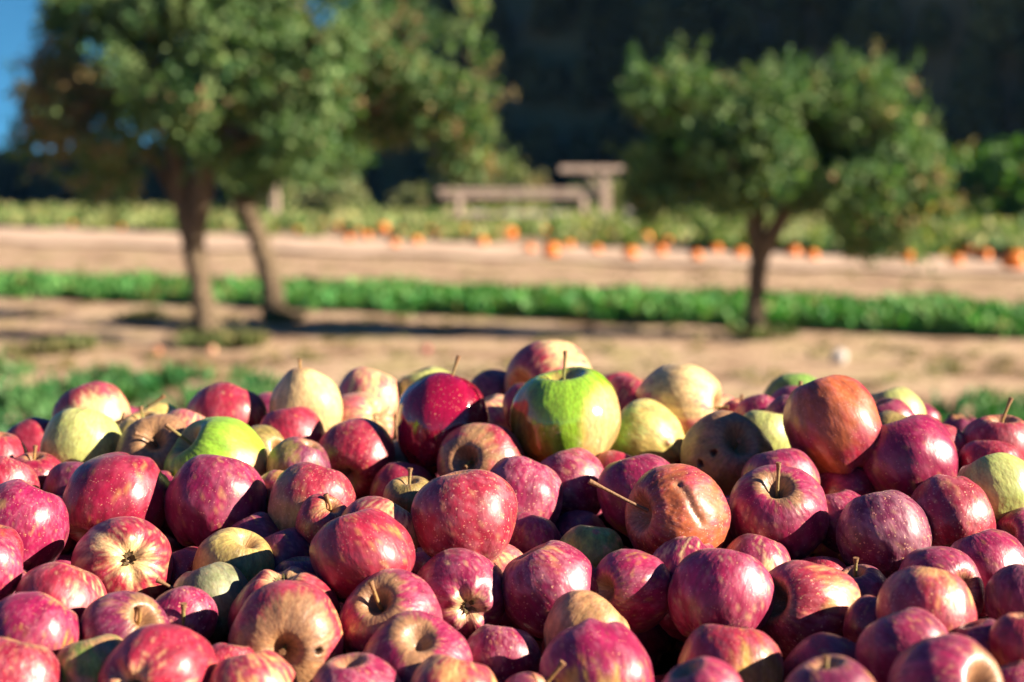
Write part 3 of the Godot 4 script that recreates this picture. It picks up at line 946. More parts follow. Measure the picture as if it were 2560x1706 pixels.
	for k in 8500:
		var px := r.randf_range(-500, 3050)
		var near := on_ground(px, 570.0 + 0.0335 * px)
		var deep := pow(r.randf(), 1.4) if k % 4 else r.randf() * 0.08
		var p := near + Vector3(near.x * 0.02, 0, -1).normalized() * deep * 30.0
		if low.get_noise_2d(p.x * 0.25, p.z * 0.12) < -0.45: continue
		if bases.any(func(q): return absf(q.x / q.z - p.x / p.z) * -q.z < 0.32 and p.z - q.z > -0.3 and p.z - q.z < (24.0 if q.z < -44.0 else 8.0)): continue
		p.y = r.randf() * (0.16 + 0.12 * low.get_noise_2d(p.x * 0.4, p.z * 0.4) + 0.36 * deep)
		xf.append(Transform3D(Basis(Vector3.UP, r.randf() * TAU).scaled(Vector3.ONE * r.randf_range(0.6, 1.2)), p))
		var c := Color(0.20, 0.28, 0.10).lerp(Color(0.40, 0.37, 0.17), r.randf())
		if r.randf() < 0.25: c = Color(0.09, 0.18, 0.05)
		cols.append(c)
	tag(multi("pumpkin_vines", vine, mats.leaf, xf, cols), "yellowing pumpkin vines spread over the field before the hill", "vines", "", "stuff")
	# pumpkins, each one its own
	var kinds := [pumpkin_mesh(1), pumpkin_mesh(2), pumpkin_mesh(3)]
	var stub := tube([Vector3(0, 0, 0), Vector3(0.02, 0.16, 0), Vector3(0.10, 0.28, 0.02)], [0.11, 0.075, 0.09], 8, [Color(0.12, 0.14, 0.04), Color(0.14, 0.13, 0.05), Color(0.2, 0.15, 0.08)])
	for i in spots.size():
		var s: Array = spots[i]
		var rad: float = 0.18 * s[2]
		var base := on_ground(s[0], s[1] + 12.0)
		base.y = 0.0
		var o := inst("pumpkin", kinds[i % 3], mats.pumpkin)
		o.transform = Transform3D(Basis(Vector3.UP, i * 1.9).scaled(Vector3.ONE * rad), base)
		tag(o, "orange pumpkin lying among the vines", "pumpkin", "pumpkins in the field")
		if i == 0: o.set_meta("label", "orange pumpkin in the vines behind the large forked tree, far from the table")
		if i == spots.size() - 1: o.set_meta("label", "big orange pumpkin at the path edge in front of the bright green bush")
		var k := inst("stem", stub, mats.stem, o)
		k.position = Vector3(0, 1.3, 0)
	# windfall apples and a stone on the soil
	var fallen := [[1065, 880, "redorange", "fallen red apple lying on the bare soil between the trees"], [392, 885, "peachy", "fallen orange apple on the soil before the forked trunk"], [528, 882, "cream", "fallen pale apple on the soil at the foot of the forked trunk"]]
	for i in fallen.size():
		var f: Array = fallen[i]
		var o := inst("windfall_apple", apple_mesh({"style": f[2]}, apple_shape(900 + i, 0.9, 0.0), 0.042, 40, 28), apple_mat(0.42, 1))
		o.position = on_ground(f[0], f[1]) + Vector3.UP * 0.025
		o.rotation = Vector3(0.8 * i, 1.0, 0.9)
		tag(o, f[3], "apple")
	var stone := inst("stone", apple_mesh({"style": "cream"}, apple_shape(950, 0.62, 0.5), 0.085, 30, 20), mat(lin(0.50, 0.46, 0.42), 0.9))
	stone.position = on_ground(2098, 905) + Vector3.UP * 0.03
	stone.rotation = Vector3(0.2, 0.5, 1.2)
	tag(stone, "pale whitish stone lying alone on the bare soil", "stone")

func build_woodwork() -> void:
	# long table with a bench
	var at := on_ground(1300, 572)
	at.y = 0.0
	var k := -at.z / 3555.0
	var rail := thing("picnic_table", at)
	tag(rail, "long weathered wooden table with a bench plank beyond the pumpkins", "table")
	for part in [[0.13, 99.0, -0.22], [0.13, 95.0, 0.0], [0.13, 91.0, 0.22]]:
		var b := inst("top_plank", board(Vector3(415.0 * k, part[0], 0.20), 0.015), mats.wood, rail)
		b.position = Vector3(3 * k, 95.0 * k, part[2])
		b.rotation.x = 0.02 * part[2]
	var edge := inst("apron", board(Vector3(400.0 * k, 0.20, 0.05), 0.01), mats.wood, rail)
	edge.position = Vector3(3 * k, 95.0 * k - 0.17, 0.26)
	var seat := inst("bench_plank", board(Vector3(380.0 * k, 0.10, 0.26), 0.015), mats.wood, rail)
	seat.position = Vector3(3 * k, 0.52, 0.75)
	for x in [-150.0, 158.0]:
		for s in [-1.0, 1.0]:
			var p := inst("leg", board(Vector3(0.16, 1.45, 0.12), 0.015), mats.wood, rail)
			p.position = Vector3(x * k, 0.66, s * 0.42)
			p.rotation.x = -s * 0.38
		var tie := inst("cross_tie", board(Vector3(0.10, 0.12, 1.7), 0.015), mats.wood, rail)
		tie.position = Vector3(x * k + 0.14, 0.40, 0)
	# tall post with a cross beam
	var tp := thing("cross_beam_post", at + Vector3(212 * k, 0, 0.3))
	tag(tp, "tall wooden post with a cross beam on top at the end of the long table", "post")
	var post := inst("post", board(Vector3(0.30, 140 * k, 0.26), 0.02), mats.wood, tp)
	post.position = Vector3(0, 70 * k, 0)
	for h in 1:
		var beam := inst("cross_beam", board(Vector3((170 - 8 * h) * k, 0.22, 0.42), 0.02), mats.wood, tp)
		beam.position = Vector3(-30 * k, 140 * k + 0.11 + 0.21 * h, 0.0)
	var brace := inst("brace", board(Vector3(0.10, 0.95, 0.09), 0.01), mats.wood, tp)
	brace.position = Vector3(-0.46, 118 * k, 0.07)
	brace.rotation.z = 0.75
	# short pale post beside it
	var sp := inst("fence_post", board(Vector3(0.30, 1.0, 0.26), 0.03), mats.pale)
	sp.position = at + Vector3(270 * k, 0.48, 0.4)
	tag(sp, "short whitish post beside the cross beam post", "post")
	# pale boxes on the ground behind the table
	for i in 4:
		var x := [-105.0, -20.0, 30.0, 100.0][i] as float
		var w := [0.55, 0.6, 0.5, 0.6, 0.5][i] as float
		var box := thing("storage_box", at + Vector3(x * k, 0.0, -1.1))
		tag(box, "pale box stored on the ground behind the long table", "box", "boxes behind the table")
		var body := inst("body", board(Vector3(w, 0.55, 0.5), 0.02), mats.pale, box)
		body.position = Vector3(0, 0.275, 0)
		var lid := inst("lid", board(Vector3(w + 0.06, 0.07, 0.56), 0.02), mats.pale, box)
		lid.position = Vector3(0, 0.588, 0)
	# lone pale stake behind the leaning tree
	var st := on_ground(688, 560)
	st.y = 0
	var stake := inst("wooden_stake", board(Vector3(0.30, 2.0, 0.25), 0.03), mats.wood)
	stake.position = st + Vector3(0, 0.98, 0)
	tag(stake, "lone upright wooden stake behind the leaning tree", "post")

func build_box() -> void:
	# the shallow harvest box that carries the heap
	var box := thing("harvest_box", Vector3(0, 0, -1.34))
	tag(box, "shallow wooden harvest box under the apple heap", "box")
	for i in 9:
		var f := inst("floor_board", board(Vector3(1.24, 0.02, 0.132), 0.003), mats.wood, box)
		f.position = Vector3(0, 0.925, -0.544 + i * 0.136)
	for s in [-1, 1]:
		for h in 2:
			var a := inst("side_board", board(Vector3(1.28, 0.075, 0.02), 0.003), mats.wood, box)
			a.position = Vector3(0, 0.975 + h * 0.08, s * 0.628)
			var c := inst("side_board", board(Vector3(0.02, 0.075, 1.234), 0.003), mats.wood, box)
			c.position = Vector3(s * 0.632, 0.975 + h * 0.08, 0)
		for q in [-1, 1]:
			var leg := inst("leg", board(Vector3(0.08, 0.925, 0.08), 0.006), mats.darkwood, box)
			leg.position = Vector3(s * 0.56, 0.445, q * 0.55)

# place, radius, height over width, stem axis, kind, details, label
func build_apples() -> void:
	var list := apple_list()
	for i in list.size():
		var a: Array = list[i]
		add_apple(Vector3(a[0], a[1], a[2]), a[3], a[4], Vector3(a[5], a[6], a[7]), a[8], i + 1, a[9], a[10])
	# apples deeper in the heap that show in the gaps, then the unseen ones that carry them
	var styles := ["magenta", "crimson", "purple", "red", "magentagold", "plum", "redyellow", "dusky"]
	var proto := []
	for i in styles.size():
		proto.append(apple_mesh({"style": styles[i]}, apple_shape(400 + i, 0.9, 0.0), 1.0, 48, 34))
	var r := RandomNumberGenerator.new()
	r.seed = 808
	var seen := gap_list()
	for i in seen.size():
		var g: Array = seen[i]
		var k := r.randi() % styles.size()
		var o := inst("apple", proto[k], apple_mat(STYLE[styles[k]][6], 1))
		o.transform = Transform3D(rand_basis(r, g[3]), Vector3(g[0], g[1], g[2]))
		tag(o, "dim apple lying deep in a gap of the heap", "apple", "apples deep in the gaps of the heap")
	var under := under_list()
	var xf := []; var cols := []
	for g in under:
		xf.append(Transform3D(rand_basis(r, g[3]), Vector3(g[0], g[1], g[2])))
		cols.append(Color.WHITE)
	tag(multi("apples_beneath", proto[0], apple_mat(0.38, 1), xf, cols), "apples packed beneath and around the visible layer of the heap", "apples", "", "stuff")

func apple_list() -> Array:
	return [
		[-0.471, 1.2386, -1.5758, 0.0435, 0.9, -0.31, 0.9, -0.31, "pinkyellow", {"y": Vector3(0.65, 0.19, 0.74)}, "rosy apple with a yellow patch at the heap edge, behind the pale green one"],
		[-0.4337, 1.2389, -1.4143, 0.0407, 0.9, 0.21, 0.92, -0.32, "palegreen", {"y": Vector3(0, 0.39, 0.92)}, "pale green apple with a thin stem shadow, touching the russet one"],
		[-0.3931, 1.2313, -1.5503, 0.0336, 0.9, -0.4, 0.92, 0.02, "yellow", {"stem": Vector3(0.87, 0.49, -0.05), "sl": 1, "sc": 1}, "yellow apple whose long bare stem sticks out sideways above the weeds"],
		[-0.3879, 1.2294, -1.4915, 0.0349, 0.9, -0.1, 0.97, 0.21, "yellow", {"stem": Vector3(-0.25, 0.97, 0), "sl": 0.65}, "small yellow apple with a short stem, behind the russet one"],
		[-0.341, 1.2377, -1.4548, 0.034, 0.9, 0.34, 0.89, -0.31, "cream", {}, "cream yellow apple with a purplish cheek, behind the lime one"],
		[-0.3502, 1.2347, -1.391, 0.0413, 0.84, 0.07, 0.64, 0.77, "russettop", {"stem": Vector3(-0.76, 0.5, 0.41), "y": Vector3(-0.72, 0.42, 0.56), "sl": 0.75}, "brown russet topped apple, its stem hollow turned upward beside the lime apple"],
		[-0.2843, 1.2308, -1.3542, 0.0495, 0.88, -0.63, 0.71, 0.33, "lime", {"stem": Vector3(-0.72, 0.68, 0.13), "y": Vector3(-0.6, 0.43, 0.67), "cheek": Vector3(0.77, -0.15, 0.61), "sl": 0.85, "sc": 0}, "lime green apple with sunlight painted cream on its cheek and a straight green stem"],
		[-0.3555, 1.2178, -1.251, 0.0469, 0.9, -0.41, -0.63, 0.66, "crimson", {"y": Vector3(0.55, 0.41, 0.73), "dent": Vector3(-0.05, -0.55, 0.83), "yk": 0.25}, "big glossy crimson apple with a creased lower side"],
		[-0.2656, 1.2178, -1.2511, 0.0441, 0.9, 0.21, 0.92, -0.32, "magenta", {}, "magenta apple with a round shadow, just in front of the lime one"],
		[-0.5316, 1.2068, -1.567, 0.0374, 0.9, -0.34, 0.89, -0.31, "red", {}, "small red apple at the heap edge beside the pale green one"],
		[-0.4665, 1.2153, -1.3662, 0.0281, 0.9, 0.05, 0.98, 0.2, "crimson", {"stem": Vector3(0.05, 1, -0.06), "sl": 0.7}, "small crimson apple with a short upright stem below the pale green one"],
		[-0.4702, 1.2236, -1.2868, 0.0328, 0.9, 0.24, 0.92, -0.32, "pinkdots", {}, "pink dotted apple with a tiny scar, beside the small stemmed crimson one"],
		[-0.4105, 1.2119, -1.3217, 0.0318, 0.9, 0.11, 0.94, -0.32, "dusky", {}, "dusky purple apple tucked behind the creased crimson one"],
		[-0.414, 1.2138, -1.1728, 0.0387, 0.98, 0.35, 0.89, -0.3, "magenta", {"spot": Vector3(-0.15, 0.7, 0.7)}, "long sided magenta apple with one tan spot and white freckles"],
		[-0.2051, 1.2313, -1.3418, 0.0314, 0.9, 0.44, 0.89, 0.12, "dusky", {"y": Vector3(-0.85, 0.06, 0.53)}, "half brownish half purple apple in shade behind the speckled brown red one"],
		[-0.2531, 1.2344, -1.4123, 0.0274, 0.9, 0.79, 0.29, 0.54, "olive", {}, "small olive apple peeping out behind the lime one"],
		[-0.3163, 1.243, -1.5496, 0.0446, 0.9, 0.34, 0.89, -0.31, "pinkyellow", {}, "frosted pink apple half in shadow at the rear ridge of the heap"],
		[-0.2829, 1.2253, -1.6506, 0.0367, 0.9, 0.32, 0.94, -0.08, "magenta", {}, "tiny looking magenta apple squeezed behind the pale peaked one"],
		[-0.2264, 1.2571, -1.5423, 0.0395, 1, -0.12, 0.99, 0, "paleyellow", {"stem": Vector3(-0.1, 0.99, -0.11), "y": Vector3(-0.33, 0.42, 0.84), "sl": 0.26, "peak": 1}, "pale yellow apple with a green streak and a brown stub on its peak"],
		[-0.2315, 1.2381, -1.474, 0.0357, 0.9, -0.24, 0.92, -0.32, "red", {}, "dark red apple mostly in shadow in front of the pale peaked one"],
		[-0.1762, 1.2204, -1.23, 0.0388, 0.9, 0.33, 0.89, -0.31, "browned", {"y": Vector3(-0.81, -0.25, 0.53)}, "speckled brown red apple with an olive side and a bruise"],
		[-0.2094, 1.2116, -1.2872, 0.0305, 0.9, 0.02, 0.95, -0.31, "redyellow", {"y": Vector3(0, 0.9, 0.44)}, "yellow and red apple showing as a sliver beside the speckled brown red one"],
		[-0.1604, 1.2188, -1.1795, 0.023, 0.9, 0.46, 0.77, 0.43, "browned", {"stem": Vector3(-0.35, 0.93, 0.1), "sl": 0.75}, "small brownish apple with a thin curved stem, wedged between larger red ones"],
		[-0.1141, 1.2087, -1.1618, 0.0354, 0.9, 0.5, 0.81, -0.3, "pinkyellow", {"y": Vector3(0.89, 0.16, 0.43)}, "apple with a purple cheek and sun glow painted peach on one side, behind the big crimson one"],  # ground colour bared towards the sun imitates its overexposed lit side
		[-0.1186, 1.2094, -1.0997, 0.0389, 0.9, -0.36, 0.88, -0.31, "crimsonbright", {"y": Vector3(0.91, 0.14, 0.39), "yk": 0.3}, "big crimson apple with a broad white shine in front of the one with painted peach glow"],
		[-0.1599, 1.2244, -1.4365, 0.0414, 0.9, -0.16, -0.43, 0.89, "redyellow", {"stem": Vector3(-0.91, 0.14, 0.39), "sl": 0.5}, "red apple with golden flecks, its stem hollow turned down towards the viewer"],
		[-0.1734, 1.2306, -1.5859, 0.0407, 0.9, -0.68, -0.46, -0.57, "cream", {"calyx": 1}, "tan pink apple with its dried blossom end turned towards the dark red one"],
		[-0.1672, 1.2476, -1.6566, 0.0414, 0.9, 0.21, 0.93, -0.31, "cream", {"streak": 1}, "yellow apple with pink streaks on the rear ridge of the heap"],
		[-0.099, 1.2515, -1.6672, 0.0396, 0.9, -0.36, 0.93, 0, "palegreen", {"stem": Vector3(-0.29, 0.95, -0.1), "sl": 0.25}, "pale green apple with a tiny brown tip at the rear ridge of the heap"],
		[-0.0726, 1.2579, -1.4496, 0.0483, 1, 0.18, 0.92, -0.36, "shinyred", {"stem": Vector3(0.3, 0.95, -0.1), "sl": 0.9, "sc": 1}, "polished dark red apple with fine white dots and an upright stem"],
		[-0.0206, 1.2441, -1.6827, 0.0392, 0.9, -0.44, 0.87, -0.24, "purple", {}, "dark plum apple at the rear beside the tallest pink one"],
		[0.0463, 1.2691, -1.6292, 0.0551, 0.9, -0.73, 0.09, 0.68, "pinkyellow", {"y": Vector3(0.64, 0.68, 0.36)}, "tallest apple of the heap, pink over yellow with a hollow on its side"],
		[0.0204, 1.2664, -1.4914, 0.0305, 0.9, -0.1, 0.94, -0.32, "red", {}, "red apple squeezed behind the tall stemmed green one"],
		[0.0539, 1.2695, -1.4144, 0.0559, 0.84, -0.06, 0.99, 0.1, "greenorange", {"stem": Vector3(0.02, 0.99, -0.16), "y": Vector3(-0.92, -0.37, 0.09), "cheek": Vector3(0.84, 0.06, 0.54), "sl": 0.75, "sc": 0}, "shiny green apple with orange bounce light painted underneath and a tall upright stem"],
		[-0.019, 1.2363, -1.5517, 0.0359, 0.9, -0.45, 0.9, 0, "cream", {"streak": 1}, "tan streaked apple in the gap between the polished red and shiny green ones"],
		[-0.0293, 1.2265, -1.3856, 0.0435, 0.9, -0.4, 0.31, 0.86, "olivered", {"stem": Vector3(-0.36, -0.26, 0.9), "sl": 0.45}, "olive and red apple with its deep stem hollow facing out below the polished red one"],
		[-0.1087, 1.1971, -1.3859, 0.0325, 0.9, 0.16, 0.93, -0.32, "crimson", {}, "shaded crimson apple below the one with golden flecks"],
		[-0.0901, 1.2243, -1.2285, 0.0239, 0.9, 0, 0.98, 0.2, "olive", {"stem": Vector3(0, 1, -0.06), "sl": 0.75, "sc": 1}, "small olive apple with an upright stem behind the largest pink dotted one"],
		[-0.0398, 1.2253, -1.1652, 0.0458, 0.82, -0.12, 0.97, -0.21, "pinkdots", {}, "largest pink apple, covered in pale dots, with a flattened top"],
		[0.0085, 1.2167, -1.2839, 0.0386, 0.9, 0.34, 0.89, -0.31, "magentapale", {}, "pale magenta apple with a bright sheen beside the largest pink dotted one"],
		[0.0552, 1.2132, -1.3387, 0.0379, 0.9, -0.34, 0.89, -0.31, "magentapale", {}, "frosted magenta apple with its lower half in shadow below the shiny green one"],
		[0.1182, 1.2214, -1.2744, 0.039, 0.9, -0.3, 0.92, -0.25, "magentagold", {"y": Vector3(0.21, -0.89, 0.41)}, "magenta apple with a golden underside behind the cracked orange one"],
		[0.1414, 1.2363, -1.4719, 0.0411, 0.9, -0.83, 0.49, -0.27, "yellowgreen", {"nub": Vector3(0.45, 0.1, 0.89)}, "yellow green apple with a stem shadow and a small nub, beside the shiny green one"],
		[0.1836, 1.2638, -1.5305, 0.0474, 0.9, 0.91, 0, 0.43, "paleyellowstreak", {"stem": Vector3(0.98, 0.07, 0.2), "y": Vector3(0, 0.83, 0.55), "sl": 0.55}, "large pale apple with red streaks and a stem pointing sideways at the rear"],
		[0.2387, 1.2238, -1.6569, 0.0372, 0.9, -0.07, 1, -0.01, "cream", {}, "pinkish apple showing only its rim behind the large pale streaked one"],
		[0.2564, 1.2407, -1.5746, 0.0251, 0.9, 0, 0.99, 0.11, "red", {"stem": Vector3(0.1, 0.99, -0.11), "sl": 0.6}, "small red apple at the rear with a stubby pale stem"],
		[0.1348, 1.2512, -1.6132, 0.0365, 0.9, 0.4, 0.91, -0.06, "pinkyellow", {}, "pink apple at the rear between the shiny green and the pale streaked ones"],
		[0.1287, 1.2401, -1.7213, 0.0378, 0.9, -0.12, 0.97, -0.22, "pinkyellow", {}, "pale pink apple barely showing behind the shiny green one"],
		[0.2112, 1.2332, -1.3825, 0.0454, 0.9, 0.22, 0.61, 0.76, "duskgreen", {"stem": Vector3(0.15, 0.45, 0.88), "y": Vector3(-0.74, -0.36, 0.57), "sl": 0.4, "hole": [Vector3(-0.64, 0.06, 0.77), Vector3(-0.39, 0.32, 0.87)]}, "shaded greenish brown apple with two worm holes and a stem in its hollow"],
		[0.2485, 1.2251, -1.2904, 0.0369, 0.9, -0.21, 0.92, -0.32, "magentagold", {"y": Vector3(0.72, -0.24, 0.65)}, "magenta apple with a yellow side behind the one with the long stem in its bowl"],
		[0.2326, 1.2149, -1.2197, 0.0434, 0.88, -0.14, 0.81, 0.58, "magentarusset", {"stem": Vector3(-0.05, 0.99, 0.1), "sl": 0.8, "sc": 1}, "magenta apple with a brown bowl and a long upright stem"],
		[0.3052, 1.275, -1.338, 0.0453, 1, -0.35, 0.89, -0.3, "redorange", {"y": Vector3(-0.11, 0.61, 0.78), "y2": Vector3(-0.29, -0.77, 0.57)}, "top heavy red and orange apple with a yellow base on the ridge"],
		[0.2917, 1.2515, -1.4676, 0.0318, 0.9, 0.36, 0.93, 0, "purple", {"stem": Vector3(0.05, 0.99, -0.11), "sl": 1.05, "sc": 0}, "dark crimson apple with an upright stem behind the top heavy one"],
		[0.3313, 1.2363, -1.6282, 0.0373, 0.9, 0.19, 0.93, -0.32, "magentapale", {}, "dull magenta apple behind the stemmed dark crimson one"],
		[0.3476, 1.2352, -1.722, 0.0401, 0.9, 0.06, 0.95, -0.31, "green", {"y": Vector3(-0.71, 0.08, 0.7)}, "green and peach apple at the rear behind the dull magenta one"],
		[0.2696, 1.2444, -1.5171, 0.0333, 0.9, 0.38, 0.87, -0.31, "magentapale", {}, "dull magenta apple next to the greenish one behind the worm eaten apple"],
		[0.2575, 1.2464, -1.4293, 0.0301, 0.9, 0.19, 0.98, -0.05, "palegreen", {}, "small greenish apple behind the worm eaten apple"],
		[0.4449, 1.2318, -1.6421, 0.0379, 0.9, -0.22, 0.95, -0.21, "palegreen", {}, "pale green and peach apple at the rear beside the top heavy one"],
		[0.4061, 1.2399, -1.5185, 0.0341, 0.9, -0.29, 0.96, -0.04, "magenta", {}, "magenta apple in front of the pale peach one at the rear"],
		[0.393, 1.2376, -1.4478, 0.0319, 0.9, 0.37, 0.87, -0.31, "olive", {}, "small tan apple above the smooth magenta one at the ridge"],
		[0.3752, 1.2408, -1.3189, 0.0456, 0.9, -0.35, 0.88, -0.31, "magentaplain", {"y": Vector3(-0.81, -0.47, 0.36)}, "smooth magenta apple with a small bright sheen at the ridge"],
		[0.4237, 1.2383, -1.3849, 0.0308, 0.9, 0.22, 0.92, -0.32, "pinkyellow", {}, "pink apple showing as a rim behind the smooth magenta one"],
		[0.4765, 1.244, -1.3758, 0.0361, 0.9, 0.08, 0.99, 0.15, "pinkyellow", {"stem": Vector3(0.43, 0.9, -0.1), "sl": 1}, "rosy cream apple with a leaning stem at the end of the ridge"],
		[0.4506, 1.2343, -1.3152, 0.0316, 0.9, 0, 0.97, -0.24, "redorange", {}, "red and orange apple just behind the lime yellow one at the ridge end"],
		[0.43, 1.2315, -1.2416, 0.0352, 0.9, -0.34, 0.89, -0.31, "yellowlime", {}, "lime yellow apple with its lower half in deep shadow"],
		[0.3791, 1.2156, -1.2062, 0.0381, 0.9, -0.12, -0.7, 0.7, "pinkred", {"stem": Vector3(-0.21, 0.41, 0.89), "sl": 0.5}, "bright pink red apple with a brown scabby underside and a pale stem"],
		[0.3159, 1.2052, -1.1828, 0.0391, 0.9, -0.24, 0.92, -0.32, "mottled", {}, "mottled purple apple with gold freckles beside the brown bowled one"],
		[0.2932, 1.2062, -1.2375, 0.0283, 0.9, -0.31, 0.91, -0.28, "magentapale", {}, "small magenta apple in the gap behind the mottled purple one"],
		[0.3146, 1.2124, -1.3193, 0.0295, 0.9, 0.83, -0.15, 0.54, "crimson", {}, "shaded crimson apple with a thin lit rim in the gap below the top heavy one"],
		[0.443, 1.1973, -1.1971, 0.0279, 0.9, -0.87, 0.3, 0.38, "magenta", {"stem": Vector3(-0.97, 0.21, 0.08), "sl": 0.8}, "magenta apple whose pale stem tip points at the scabby one"],
		[0.3832, 1.1922, -1.1221, 0.0339, 0.9, -0.31, 0.9, -0.3, "magentagold", {}, "magenta apple with fine gold cracks beside the purple shadowed one"],
		[0.333, 1.1869, -1.0834, 0.035, 0.9, 0.35, 0.3, 0.89, "magenta", {"stem": Vector3(0.21, 0.6, 0.77), "sl": 0.3}, "purple magenta apple half shadowed behind the round pink red one"],
		[0.2947, 1.1982, -0.9846, 0.035, 0.9, 0.22, 0.92, -0.32, "pinkred", {"y": Vector3(0.35, 0.93, 0.1)}, "round pink red apple with a greenish cap and a small sheen"],
		[0.3864, 1.1898, -1.0444, 0.0277, 0.9, 0.32, 0.91, -0.28, "purple", {}, "dark plum apple beside the purple magenta one"],
		[0.3228, 1.1854, -0.9442, 0.0216, 0.9, -0.36, 0.92, -0.12, "purple", {}, "dark shaded apple in the gap beside the round pink red one"],
		[0.3391, 1.1989, -0.9133, 0.022, 0.9, -0.06, 0.99, -0.09, "red", {"y": Vector3(-0.53, -0.69, 0.5)}, "deep red apple with a golden base below the dark plum one"],
		[0.3249, 1.1763, -0.8835, 0.0204, 0.9, -0.28, 0.92, -0.28, "magentapale", {}, "pinkish apple below the deep red golden based one"],
		[0.2694, 1.1841, -0.8569, 0.0369, 0.9, 0.52, 0.48, 0.71, "magentarusset", {"stem": Vector3(-0.31, 0, 0.95), "sl": 0.5}, "large magenta apple with a yellow stem hollow and a thick stem"],
		[0.2652, 1.1854, -0.9289, 0.032, 0.9, -0.33, 0.89, -0.31, "magenta", {}, "purple streaked magenta apple between the round pink red and the large hollowed ones"],
		[0.2695, 1.1753, -1.0284, 0.023, 0.9, 0.31, 0.93, -0.2, "crimson", {}, "small dark red apple peeping out beside the round pink red one"],
		[0.1954, 1.1865, -0.8374, 0.03, 0.9, -0.19, 0.98, 0, "purple", {"stem": Vector3(0, 0.99, -0.11), "y": Vector3(0.74, 0.28, 0.61), "sl": 0.45}, "deep purple apple with pink flecks and a tiny stem stub"],
		[0.2338, 1.1703, -1.0789, 0.0396, 1.05, -0.79, 0.38, 0.49, "pinkred", {"y": Vector3(0.85, 0.36, 0.39), "dent": Vector3(-0.05, 0.25, 0.97)}, "lopsided red apple with a hollow on its side and a small crack scar"],
		[0.2616, 1.1653, -1.1662, 0.0273, 0.9, 0.01, 0.95, -0.32, "pinkred", {}, "pink red apple showing its crown behind the lopsided one"],
		[0.2799, 1.1701, -1.1176, 0.0267, 0.9, -0.21, 0.97, 0.15, "purple", {"stem": Vector3(0, 1, 0.09), "sl": 0.85}, "almost black apple deep in a gap, only its yellowish stem catching light"],
		[0.162, 1.185, -1.0712, 0.0389, 0.9, 0.35, 0.89, -0.3, "magentapink", {}, "purple and pink apple with a pale scar line beside the lopsided red one"],
		[0.1536, 1.1569, -0.9744, 0.0379, 0.9, 0.11, 0.94, -0.32, "pinkgold", {"y": Vector3(0.67, -0.26, 0.7)}, "pink apple with a golden side below the scar lined one"],
		[0.1191, 1.1826, -0.8479, 0.0279, 0.9, -0.47, 0.88, -0.02, "magentapink", {}, "bright magenta pink apple below the golden sided pink one"],
		[0.1416, 1.2198, -1.1958, 0.0459, 0.86, -0.85, 0.18, 0.5, "cracked", {"stem": Vector3(-0.9, 0.43, 0.05), "sb": Vector3(-0.67, 0.28, 0.69), "sl": 1.25, "sc": 2, "crack": [Vector3(-0.06, 0.74, 0.67), Vector3(0.06, 0.61, 0.79), Vector3(0.13, 0.46, 0.88), Vector3(0.2, 0.3, 0.93), Vector3(0.33, 0.1, 0.94)]}, "orange brown wrinkled apple with an open crack and a long twig stem"],
		[0.1416, 1.1893, -1.128, 0.0296, 0.9, -0.37, -0.81, 0.46, "streaked", {}, "magenta apple with torn yellow streaks below the cracked orange one"],
		[0.205, 1.1792, -1.1671, 0.0313, 0.9, 0.31, 0.9, -0.3, "streaked", {"y": Vector3(0.21, -0.67, 0.71)}, "apple with a mottled yellow lower side below the brown bowled one"],
		[0.0942, 1.1836, -1.0958, 0.0325, 0.9, -0.76, 0.19, 0.62, "magentagold", {}, "magenta apple with an olive hollow and a slanting shadow"],
		[0.0676, 1.1837, -1.1931, 0.0292, 0.9, 0.13, 0.94, -0.32, "green", {"spot": Vector3(0.12, 0.9, 0.41)}, "dark green apple with a round scar on its lit top"],
		[0.0149, 1.1835, -1.2348, 0.0298, 0.9, 0.34, 0.89, -0.31, "magenta", {}, "purple magenta apple with small nicks tucked under the largest pink dotted one"],
		[-0.0092, 1.1707, -1.1785, 0.027, 0.9, -0.42, 0.91, -0.06, "cream", {}, "peach apple showing as a sliver beside the green capped magenta one"],
		[0.031, 1.1833, -1.0958, 0.0392, 0.9, -0.47, 0.88, -0.09, "magentapale", {"y": Vector3(-0.51, 0.84, 0.21)}, "frosted magenta apple with a greenish cap"],
		[0.0548, 1.1699, -1.0243, 0.0317, 0.9, 0.62, 0.75, -0.24, "olivepeach", {}, "olive and peach apple below the green capped magenta one"],
		[0.0601, 1.1609, -0.9589, 0.0398, 0.9, 0.05, -0.74, 0.67, "magentagold", {"y": Vector3(0.1, -0.51, 0.86)}, "large magenta apple fading to a golden stem hollow at its base"],
		[-0.0083, 1.15, -1.0226, 0.0291, 0.9, 0.11, 0.94, -0.32, "magentapale", {}, "magenta apple with a curved shadow below the one with the dried blossom end"],
		[-0.0402, 1.1792, -1.0966, 0.037, 0.9, -0.2, 0, -0.98, "pinkcalyx", {"calyx": 1}, "pink apple with a long dried blossom end facing outward"],
		[-0.0911, 1.174, -1.0435, 0.0392, 0.86, -0.26, 0.68, 0.68, "magentarusset", {"stem": Vector3(-0.28, 0.95, 0.1), "sl": 0.72, "sc": 3}, "magenta apple with a deep brown bowl and a yellow orange stem"],
		[-0.0681, 1.1579, -0.9817, 0.0404, 0.84, 0.1, 0.86, 0.51, "magentarusset", {}, "magenta apple with a tan stemless bowl and yellow rays around it"],
		[-0.0403, 1.1542, -0.9245, 0.0336, 0.9, 0.21, 0.92, -0.32, "peachy", {}, "peach and red apple below the stemless bowled one"],
		[-0.1049, 1.1568, -0.9244, 0.0312, 0.9, -0.14, 0.99, -0.02, "magentapale", {}, "magenta pink apple with a shadowed base beside the peach and red one"],
